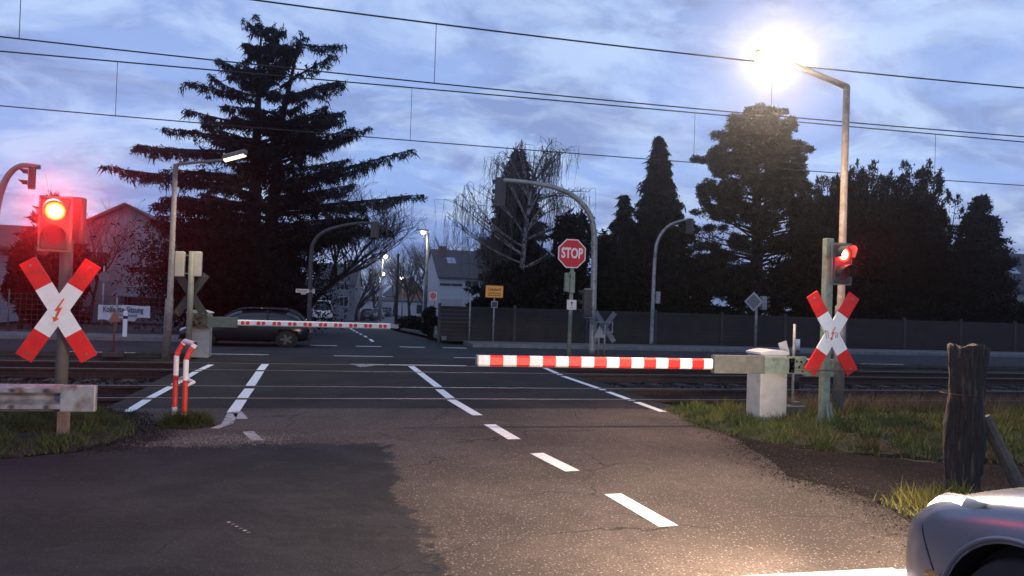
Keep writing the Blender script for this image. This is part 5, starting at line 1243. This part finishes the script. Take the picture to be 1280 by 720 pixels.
# orange gable house far
zt = terr(0, 150); c = AY(514, 380, 150); house("far gabled house with warm orange brick front near the bend", (c[0], 150, zt), R(10), 6.0, 8, 3.6, 6.6, mat("orange_brick", (0.30, 0.12, 0.055), 0.9, 0, 0.4, .8), slate, [(-1.5, 1.8, 1.1, 1.3, 'n'), (1.5, 1.8, 1.1, 1.3, 'b'), (0, 4.2, 1.2, 1.1, 'n')], 'y', .4)
c = AY(498, 388, 140); house("long low white garage building in front of the orange gable", (c[0]+1.5, 138, terr(0, 138)), R(6), 16, 5, 2.4, 2.9, render_w, slate, [(-4, 1.2, 2.2, 1.6, 'b'), (2.5, 1.2, 2.2, 1.6, 'n')], 'x', .2)
c = AY(452, 388, 150); house("small white flat outbuilding left of the far street", (c[0], 150, terr(0, 150)), R(0), 8, 5, 2.4, 2.8, render_w, slate, [(0, 1.2, 3, 1.4, 'b')], 'x', .2)
c = AY(470, 375, 190); house("distant white gable at the end of the street", (c[0]-8, 190, terr(0, 190)), R(12), 10, 9, 4.5, 8.0, render_w, slate, [(-2, 2, 1.2, 1.3, 'n'), (2, 2, 1.2, 1.3, 'b')], 'y', .4)
# white gable house at left
YH = 48.0; zt = terr(0, 48)
def gx(px, py): return AY(px, py, YH)
rz = gx(158, 258)[2]-zt; rx = gx(158, 258)[0]; lw = rx-gx(60, 300)[0]
ez = gx(72, 302)[2]-zt
def awn(t):
    m_ = MB(); a = gx(150, 363); b_ = gx(228, 363); z = a[2]-zt; m_.add([(a[0]-rx, -2.2, z-.25), (b_[0]-rx, -2.2, z-.25), (b_[0]-rx, 0, z+.15), (a[0]-rx, 0, z+.15), (a[0]-rx, -2.2, z-.31), (b_[0]-rx, -2.2, z-.31), (b_[0]-rx, 0, z+.09), (a[0]-rx, 0, z+.09)], [(0, 1, 2, 3), (4, 5, 6, 7), (0, 1, 5, 4), (1, 2, 6, 5), (0, 3, 7, 4)])
    m_.build("porch_roof", mat("porch_sheet", (0.25, 0.24, 0.27), 0.5), t)
    for x in (a[0]-rx+.1, b_[0]-rx-.1): m_ = MB(); m_.box((x, -2.1, (z-.3)/2), (.1, .1, z-.3)); m_.build("porch_post", frame_m, t)
wx = lambda px: gx(px, 330)[0]-rx
house("white gabled house with brown roof edge behind the left fence", (rx, YH, zt), 0, 2*lw, 11, ez, rz, render_g, redroof, [(wx(186), gx(186, 328)[2]-zt, 1.85, 1.2, 's'), (wx(120), gx(120, 328)[2]-zt, 1.2, 1.2, 'n'), (wx(186), gx(186, 376)[2]-zt+.2, 2.4, 1.1, 'n'), (wx(235), gx(235, 330)[2]-zt, 1.2, 1.2, 'b')], 'y', .45, extras=awn)
# brown roof house farther left
c = AY(40, 300, 52); house("low brown-roofed house at the far left edge behind the signal", (c[0]-3, 46, terr(0, 46)), 0, 13, 9, 3.0, AY(40, 288, 50)[2]-terr(0, 50), render_g, redroof, [(-2, 1.6, 1.4, 1.2, 'b'), (2, 1.6, 1.4, 1.2, 'n')], 'x', .4)
c = AY(-8, 262, 38); house("steep red roof corner cut by the left picture edge behind the curved mast", (c[0]-4.0, 34, terr(0, 34)), 0, 9.0, 8, 3.2, AY(0, 245, 34)[2]+.6, render_g, redroof, [(-2, 1.6, 1.4, 1.2, 'n')], 'y', .4)
# right hand houses
zt = terr(0, 44); c = AY(1168, 330, 44); house("dark brick gabled house half hidden between the cypresses and the lone tree", (c[0], 44, zt), R(-10), 9, 10, AY(1168, 350, 44)[2]-zt, AY(1168, 318, 44)[2]-zt, brick_m, slate, [(-1.6, 1.7, 1.5, 1.2, 'b'), (1.6, 1.7, 1.5, 1.2, 'n')], 'y', .35)
zt = terr(0, 42); c = AY(1300, 330, 42); ez = AY(1280, 362, 42)[2]-zt; rz = AY(1275, 320, 45)[2]-zt
house("dark roofed house with a pale skylight at the right picture edge", (c[0], 42, zt), R(-6), 9, 7, ez, rz, render_g, slate, [(-2.8, 1.3, 1.4, 1.2, 'b'), (0, 1.3, 1.4, 1.2, 'n')], 'x', .35, None, [(AY(1271, 333, 43)[0]-c[0], 1.6, ez+(rz-ez)*.55, .9, 1.0)])

# ------------------------------------------------------------------ fences
def slat_fence(label, x0, x1, Y0, h, base, mslat, mpost, step=2.6, name="slat_fence", slats=9, th=.02, gap=.25):
    t = thing(name, label, "fence", (x0, Y0, base)); W_ = x1-x0; n = int(round(W_/step)); st = W_/n
    for i in range(n):
        mb = MB()
        for k in range(slats):
            hh = h/slats; mb.box((st*i+st/2, 0, hh*(k+.5)+.03), (st-.10, th, hh*(1-gap)))
        mb.build("slat_panel", mslat, t)
    for i in range(n+1):
        mb = MB(); mb.box((st*i, 0, (h+.12)/2), (.09, .09, h+.12)); mb.build("post", mpost, t, .005)
fw = mat("fence_boards", (0.022, 0.017, 0.017), 0.85, 0, 0.3, 2.5, 0.3, 20); fp = mat("fence_posts", (0.045, 0.042, 0.045), 0.8, 0, 0.2, 6)
slat_fence("long dark brown board fence with grey posts along the right pavement", AY(548, 430, 26.95)[0], 46, 26.95, 1.22, 0.0, fw, fp, 2.55, gap=.03)
def mesh_fence():
    x0, x1, Y0 = -26.0, AY(208, 418, 27.6)[0], 27.6; t = thing("wire_fence", "low wire mesh fence with thin posts on the left carrying the banner", "fence", (x0, Y0, 0)); n = 14; st = (x1-x0)/n
    gm = mat("fence_wire", (0.13, 0.11, 0.11), 0.6, .3)
    for i in range(n):
        mb = MB()
        for k in range(8): mb.tube([(st*i, 0, .1+k*.16), (st*(i+1), 0, .1+k*.16)], .004, 4, cap=False)
        for k in range(int(st/.16)): mb.tube([(st*i+k*.16, 0, .06), (st*i+k*.16, 0, 1.25)], .004, 4, cap=False)
        mb.build("mesh_panel", gm, t)
    for i in range(n+1): mb = MB(); mb.tube([(st*i, 0, -.1), (st*i, 0, 1.35)], .022, 7); mb.build("post", gm, t)
mesh_fence()
# banner
YB = 27.45; a = AY(122, 401, YB); b_ = AY(187, 399, YB); zt_, zb_ = AY(150, 381.5, YB)[2], AY(150, 400.5, YB)[2]; cxm = (a[0]+b_[0])/2
t = thing("banner", "crumpled white cloth banner with hand painted lettering on the left wire fence", "banner", (cxm, YB, 0)); mb = MB(); n = 24; w_ = (b_[0]-a[0])
vs = []; 
for i in range(n+1):
    u = i/n; x = -w_/2+w_*u; yy = .02*math.sin(u*21)+.01*math.sin(u*47); bot = zb_+(.09 if u > .72 else 0)+.02*math.sin(u*16)
    vs += [(x, yy, zt_-.01*math.sin(u*9)+.0), (x, yy+.006, bot), ]
mb.add(vs, [(2*i, 2*i+1, 2*i+3, 2*i+2) for i in range(n)]); cl = mb.build("cloth", mat("banner_cloth", (0.62, 0.62, 0.66), 0.8, 0, .15, 4), t); sd = cl.modifiers.new("s", 'SOLIDIFY'); sd.thickness = .006
bi = mat("banner_ink", (0.03, 0.03, 0.05), 0.7)
text("Kölfe-tte-Sitzung", 0.26, "lettering", bi, cl, (-0.02, -.06, zt_-.14), offset=.004, sx=.86*w_/1.95)
text("Karnevalssaal", 0.13, "lettering", bi, cl, (0.05, -.06, zt_-.31), offset=.001)
text("Rheinhalle", 0.11, "lettering", bi, cl, (-.1, -.06, zt_-.43), offset=.001)

# ------------------------------------------------------------------ cars
def loft(secs, mats, name, parent, sub=2, cut=None, cap=True):
    """secs: list of (y, [(x,z)...]) half profiles from bottom centre to top centre, mirrored"""
    bmn = bmesh.new(); rows = []
    for y, pr in secs:
        full = list(pr)+[(-x, z) for x, z in pr[::-1] if abs(x) > 1e-6]
        rows.append([bmn.verts.new((x, y, z)) for x, z in full])
    n = len(rows[0])
    for i in range(len(rows)-1):
        for k in range(n): bmn.faces.new((rows[i][k], rows[i][(k+1) % n], rows[i+1][(k+1) % n], rows[i+1][k]))
    if cap: bmn.faces.new(rows[0][::-1]); bmn.faces.new(rows[-1])
    bmesh.ops.recalc_face_normals(bmn, faces=bmn.faces)
    me = bpy.data.meshes.new(name); bmn.to_mesh(me); bmn.free()
    for f in me.polygons: f.use_smooth = True
    for m_ in mats: me.materials.append(m_)
    o = bpy.data.objects.new(name, me); COL.objects.link(o); cutters = []
    if sub: s_ = o.modifiers.new("s", 'SUBSURF'); s_.levels = sub; s_.render_levels = sub
    for (cy, cz, cr) in (cut or []):
        cb = MB(); cb.tube([(-1.3, cy, cz), (1.3, cy, cz)], cr, 40, sm=False); co_ = cb.build("cut", black_plastic); cutters.append(co_)
        bo = o.modifiers.new("b", 'BOOLEAN'); bo.object = co_; bo.operation = 'DIFFERENCE'; bo.solver = 'EXACT'
    dg = bpy.context.evaluated_depsgraph_get(); dg.update(); nm = bpy.data.meshes.new_from_object(o.evaluated_get(dg)); o.modifiers.clear(); o.data = nm
    if black_plastic.name not in [m_.name for m_ in nm.materials if m_]: pass
    for c_ in cutters: bpy.data.objects.remove(c_)
    o.parent = parent; return o
def make_car(label, cat_name, paint, loc, rotz, kind='hatch', lit=False, tail=True, front_detail=True, group=None):
    """local: nose at y=0 pointing +y, body towards -y"""
    t = thing(cat_name, label, "car" if kind == 'hatch' else "van", loc, rotz, group)
    W2 = 0.88; van = kind == 'van'; Ln = 4.05 if not van else 4.6
    def sec(y, zb, zm, zt_, w, wt=None):
        wt = wt or w*.80
        return (y, [(0, zb), (w*.78, zb), (w*.97, zb+.10), (w, (zb+zm)/2), (w*.985, zm), (w*.93, zm+(zt_-zm)*.45), (wt, zt_), (0, zt_+.025)])
    if not van:
        S = [sec(0.0, .30, .44, .52, .50), sec(-.04, .22, .50, .585, .66), sec(-.17, .19, .585, .66, .80), sec(-.38, .18, .68, .755, .865), sec(-.75, .18, .755, .845, W2), sec(-1.15, .18, .81, .90, W2), sec(-1.5, .18, .84, .93, W2), sec(-2.6, .18, .87, .96, W2), sec(-3.5, .18, .90, .98, W2), sec(-3.9, .22, .88, .97, .84), sec(-4.05, .3, .8, .9, .72)]
        wc = [(-.80, .31, .355), (-3.32, .31, .355)]; roofz = 1.46; c0, c1, c2, c3 = -1.10, -1.85, -3.35, -3.98
    else:
        S = [sec(0.0, .30, .5, .62, .55), sec(-.06, .22, .62, .74, .74), sec(-.3, .2, .74, .86, .86), sec(-.8, .2, .86, .98, .92), sec(-1.2, .2, .95, 1.05, .93), sec(-3.5, .2, 1.0, 1.08, .93), sec(-4.4, .22, 1.0, 1.08, .92), sec(-4.6, .3, .95, 1.0, .86)]
        wc = [(-.85, .33, .37), (-3.7, .33, .37)]; roofz = 1.9; c0, c1, c2, c3 = -1.0, -1.75, -4.2, -4.55
    body = loft(S, [paint, black_plastic], "body", t, 2, wc)
    wb_ = .80 if not van else .87; z0 = .90 if not van else 1.0
    CS = [(c0, [(0, z0-.06), (wb_-.02, z0-.06), (wb_-.04, z0-.02), (wb_-.12, z0+.02), (0, z0+.05)]), (c0*.45+c1*.55, [(0, z0-.06), (wb_, z0-.06), (wb_-.04, z0+.02), (wb_-.14, z0+(roofz-z0)*.62), (0, z0+(roofz-z0)*.66)]), (c1, [(0, z0-.06), (wb_, z0-.06), (wb_-.03, z0+.03), (wb_-.22, roofz-.04), (0, roofz)]), ((c1+c2)/2, [(0, z0-.06), (wb_, z0-.06), (wb_-.03, z0+.05), (wb_-.2, roofz), (0, roofz+.03)]), (c2, [(0, z0-.06), (wb_, z0-.06), (wb_-.03, z0+.05), (wb_-.22, roofz-.05), (0, roofz-.01)]), (c3, [(0, z0-.06), (wb_-.06, z0-.06), (wb_-.09, z0), (wb_-.17, z0+.12), (0, z0+.14)])]
    cabin = loft(CS, [glass_dark], "windows", t, 2)
    rf = MB(); K = 8; ysr = np.linspace(c1-.02, c2+.05, K); vs = []
    for y in ysr:
        for x in np.linspace(-(wb_-.20), wb_-.20, 9): vs.append((x, y, roofz+.022-.10*(abs(x)/(wb_))**3+.02*math.sin(math.pi*(y-c1)/(c2-c1)) - (0.02 if y in (ysr[0], ysr[-1]) else 0)))
    rf.add(vs, [(j*9+i, j*9+i+1, (j+1)*9+i+1, (j+1)*9+i) for j in range(K-1) for i in range(8)], 0, True); r_o = rf.build("roof", paint, t); sd = r_o.modifiers.new("s", 'SOLIDIFY'); sd.thickness = .03; sd.offset = 1
    for s in (-1, 1):
        pl = MB(); pl.tube([(s*(wb_-.02), c0-.02, z0-.01), (s*(wb_-.1), (c0+c1)/2, z0+(roofz-z0)*.55), (s*(wb_-.2), c1, roofz-.0)], .028, 8); pl.build("pillar", paint, t); pl = MB()
        ym = (c1+c2)/2-.1; pl.tube([(s*(wb_+.0), ym, z0), (s*(wb_-.16), ym, roofz-.02)], .03, 8); pl.build("pillar", paint, t); pl = MB()
        pl.tube([(s*(wb_-.03), c3+.05, z0+.02), (s*(wb_-.12), (c2+c3)/2, (z0+roofz)/2+.08), (s*(wb_-.2), c2, roofz-.02)], .045, 8); pl.build("pillar", paint, t)
    for (cy, cz, cr) in wc:
        for s in (-1, 1):
            wr = cr-.045; rx_ = Matrix.Rotation(R(90), 3, 'Y'); xc = s*(W2-.12 if not van else .80)
            m_ = MB(); m_.lathe([(wr*.62, -.095), (wr*.94, -.10), (wr, -.06), (wr, .06), (wr*.94, .10), (wr*.62, .095)], (0, 0, 0), 32, 0, rx_); wo = m_.build("wheel", tyre, t, 0, (xc, cy, cz))
            m_ = MB(); m_.lathe([(wr*.62, 0.0), (wr*.66, .02)], (s*.07, 0, 0), 24, 0, rx_)
            for k in range(5): a_ = k*2*math.pi/5; m_.box((s*.096, math.cos(a_)*wr*.34, math.sin(a_)*wr*.34), (.012, wr*.55, .07), 0, Matrix.Rotation(a_, 3, 'X'))
            m_.lathe([(.05, -.012), (.05, .012)], (s*.098, 0, 0), 14, 0, rx_); m_.build("rim", alloy, wo)
            lm = MB(); lm.tube([(xc-s*.42, cy, cz), (xc+s*.0, cy, cz)], cr-.005, 28, cap=True, sm=True); lm.build("arch_liner", black_plastic, t)
    hm = emis("headlight_lens_on", (1.0, 0.93, 0.88), 0.06, (0.22, 0.23, 0.27)) if lit else mat("headlight_glass", (0.55, 0.56, 0.58), .15, .3)
    for s in (-1, 1):
        # teardrop lamp wrapped round the corner
        m_ = MB(); n1, n2 = 14, 12; vs = []
        p0 = Vector((s*.50, -.045, .575 if not van else .68)); p1 = Vector((s*.70, -.14, .63 if not van else .74)); p2 = Vector((s*(.835), -.62, .76 if not van else .86))
        for i in range(n1+1):
            u = i/n1; p = p0*(1-u)**2+p1*2*u*(1-u)+p2*u*u; d = ((p1-p0)*(1-u)+(p2-p1)*u).normalized(); nrm = Vector((s*.55*(0.3+u), .75*(1-u), .45)).normalized(); up_ = d.cross(nrm).normalized()
            hh = .070*math.sin(math.pi*(0.10+0.90*u)**0.75)**.7+.004 if u < 1 else .003; dd = .024*math.sin(math.pi*(.1+.9*u))**.5+.004 if u < 1 else .003
            for k in range(n2): a_ = 2*math.pi*k/n2; vs.append(tuple(p+up_*math.cos(a_)*hh+nrm*math.sin(a_)*dd))
        fs = [(i*n2+k, i*n2+(k+1) % n2, (i+1)*n2+(k+1) % n2, (i+1)*n2+k) for i in range(n1) for k in range(n2)]
        m_.add(vs, fs, 0, True); m_.m = [1 if (q // n2 < 5 or (q // n2 < 12 and (q % n2) in (2, 3))) else 0 for q in range(len(m_.f))]; hl = m_.build("headlight", [hm, emis('headlight_bright', (1.0, .93, .82), 3.5) if lit else hm], t)
        if tail:
            m_ = MB(); yb = -Ln+.02; m_.box((s*(.66 if not van else .76), yb, .78 if not van else 1.05), (.2 if not van else .14, .12, .16 if not van else .5)); m_.build("tail_light", mat("tail_red", (.25, .01, .01), .3), t, .02)
        m_ = MB(); m_.box((s*(W2+.09), c0-.35, z0+.05), (.18, .10, .13)); m_.build("mirror", paint, t, .03)
    m_ = MB(); m_.box((0, .0, .46), (.8, .03, .10)); m_.box((0, -.015, .27), (1.0, .05, .08)); m_.build("grille", black_plastic, t, .01)
    m_ = MB(); m_.box((0, -Ln-.01, .62), (.52, .02, .11)); m_.build("number_plate", mat("plate_white", (.6, .6, .6), .5), t)
    if lit:
        from mathutils.bvhtree import BVHTree
        bvh = BVHTree.FromPolygons([v.co for v in body.data.vertices], [p_.vertices for p_ in body.data.polygons])
        def onbody(pts, up=False):
            out_ = []
            for (x, y, z) in pts:
                h = bvh.ray_cast(Vector((x, y, 3)), Vector((0, 0, -1))) if up else bvh.ray_cast(Vector((2*(1 if x > 0 else -1), y, z)), Vector((-1 if x > 0 else 1, 0, 0)))
                if h[0] is not None: out_.append(tuple(h[0]))
            return out_
        gap_m = mat("panel_gap", (.004, .004, .005), .6)
        for s in (-1, 1):
            for nm, pts, up in (("bonnet_seam", [(s*(.60+.16*u), -.50-.62*u, 0) for u in np.linspace(0, 1, 14)], True), ("bumper_seam", [(s*.9, -.30-.10*u, .60-.14*u) for u in np.linspace(0, 1, 8)], False), ("door_seam", [(s*.9, -1.28-.03*u, .80-.52*u) for u in np.linspace(0, 1, 12)], False)):
                q = onbody(pts, up)
                if len(q) > 2: m_ = MB(); m_.tube(q, .0035, 6); m_.build(nm, gap_m, body)
            q = onbody([(s*.9, -.80+.372*math.cos(a_), .31+.372*math.sin(a_)) for a_ in np.linspace(.15, math.pi-.15, 26)])
            if len(q) > 2: m_ = MB(); m_.tube(q, .010, 8); m_.build("arch_lip", paint, body)
            q = onbody([(s*.9, -.36-u*.10, .44) for u in np.linspace(0, 1, 4)])
            if len(q) > 2: m_ = MB(); m_.tube(q, .012, 8); m_.build("side_marker", mat("marker_amber", (.5, .2, .03), .3), body)
            q = onbody([(s*.9, -.14-u*.22, .30) for u in np.linspace(0, 1, 6)])
            if len(q) > 2: m_ = MB(); m_.tube(q, .022, 8); m_.build("bumper_strip", black_plastic, body)
        for s in (-1, 1):
            lamp("headlight_glow", 'SPOT', LOWBEAM, (1.0, 0.74, 0.54), t, (s*.62, .06, .62), (R(84), 0, R(24)), spot_size=R(98), spot_blend=0.5, shadow_soft_size=.08)
            lamp("headlight_beam", 'SPOT', HIGHBEAM, (1.0, 0.88, 0.76), t, (s*.62, .06, .62), (R(98), 0, R(-21 if s < 0 else -4)), spot_size=R(38), spot_blend=0.8, shadow_soft_size=.08)
    return t
LOWBEAM, HIGHBEAM = 700, 800
silver_car = make_car("silver car waiting in the lower right with lit headlight", "parked_car", silver, (3.33, 3.14, 0.03), 0, 'hatch', True)
silver_car.scale = (1.08,)*3
c = AY(362, 428, 22.5); d0 = AY(225, 428, 22.5); Lc = c[0]-d0[0]
cr = make_car("dark hatchback passing from right to left behind the far boom", "passing_car", blackcar, (AY(226, 428, 23.8)[0], 23.8, 0.0), R(90), 'hatch')
cr.scale = (.86, .86, .72)
for w_ in cr.children:
    if w_.name.startswith('wheel'):
        for r2 in w_.children: r2.data.materials.clear(); r2.data.materials.append(mat('dull_rim', (.10, .10, .11), .5, .6))
def road_pt(px, py):
    p = G(px, py)
    for _ in range(40): p = G(px, py, terr(0, p[1]))
    return p
def sp_(px, Y): return AY(px, 390, Y)[0], terr(0, Y)
X_, Z_ = sp_(402, 80); van = make_car("white van parked left of the side street seen from behind", "parked_van", whitecar, (X_, 84, Z_+.1), R(2), 'van')
X_, Z_ = sp_(463, 104); cc = make_car("small dark car driving away down the side street", "driving_car", darkblue, (X_, 108, Z_+.02), R(-6), 'hatch', group="cars in the side street")
X_, Z_ = sp_(476, 112); make_car("light silver estate car ahead of the small dark car", "parked_car", mat("pale_car_paint", (.35, .36, .4), .3, .4), (X_, 116, Z_+.02), R(-8), 'hatch', group="cars in the side street")
X_, Z_ = sp_(486, 124); dup(cc, (X_, 128, Z_+.02), R(-10), "farthest dark car at the bend beyond the silver estate", "cars in the side street")

# streetlights down the side street
def far_lamp(px, py, dist_Y, label, side=-1, e=6.0, pole_px=None):
    pt = AY(px, py, dist_Y); zt = terr(0, dist_Y); pxx = pole_px or px+4; pp = AY(pxx, py, dist_Y); t = thing("street_lamp", label, "street lamp", (pp[0], dist_Y, zt), group="lit lamps down the side street")
    mb = MB(); hz = pt[2]-zt; mb.tube([(0, 0, 0), (0, 0, hz-.1)], [.11, .07], 10); mb.build("pole", galv, t)
    dx = pt[0]-pp[0]; mb = MB(); mb.tube([(0, 0, hz-.12), (dx*.3, 0, hz+.03), (dx, 0, hz+.02)], .035, 7); mb.build("arm", galv, t)
    mb = MB(); mb.box((dx, 0, hz+.05), (.6, .25, .10)); hs = mb.build("lantern", galv, t, .03)
    r_ = .0016*dist_Y+.06; mb = MB(); mb.lathe([(r_*math.cos(a), r_*math.sin(a)) for a in np.linspace(-1.4, 1.4, 9)], (dx, 0, hz-.05), 14); mb.build("lens", emis("far_lamp_glow", (1.0, .92, .75), 6.0), hs)
    lamp("lantern_light", 'POINT', e*40, (1, .85, .6), t, (dx, 0, hz-.35), shadow_soft_size=.15)
far_lamp(529, 289, 43, "tall lit lamp left of the pale house gable", pole_px=535, e=1.2)
far_lamp(482, 320, 72, "lit lamp second nearest down the side street", pole_px=478, e=2)
far_lamp(479, 342, 105, "lit lamp beyond the parked cars left of the bend", pole_px=475, e=3)
far_lamp(502, 347, 130, "small lit lamp beside the orange gable", pole_px=504, e=3)
mb = MB(); p = AY(495, 400, 62); zt = terr(0, 62); mb.tube([(0, 0, 0), (0, 0, AY(495, 317, 62)[2]-zt)], [.13, .09], 8); tag(mb.build("utility_pole", bark, None, 0, (p[0], 62, zt)), "tall dark wooden utility pole beside the parked cars", "pole")

# ------------------------------------------------------------------ thin haze volume added so the lamps show halos
hz = bpy.data.materials.new("halo_haze"); hz.use_nodes = True; t = hz.node_tree; t.nodes.clear()
o_ = t.nodes.new("ShaderNodeOutputMaterial"); pv = t.nodes.new("ShaderNodeVolumePrincipled")
pv.inputs["Color"].default_value = (0.9, 0.92, 1.0, 1); pv.inputs["Density"].default_value = 0.0009; pv.inputs["Anisotropy"].default_value = 0.945
t.links.new(pv.outputs[0], o_.inputs["Volume"])
mb = MB(); mb.box((0, 450, 6.0), (1900, 1600, 24.0)); ho = mb.build("haze", hz); ho["kind"] = 'stuff'; ho["label"] = "thin haze added over the crossing to give the lamps halos"
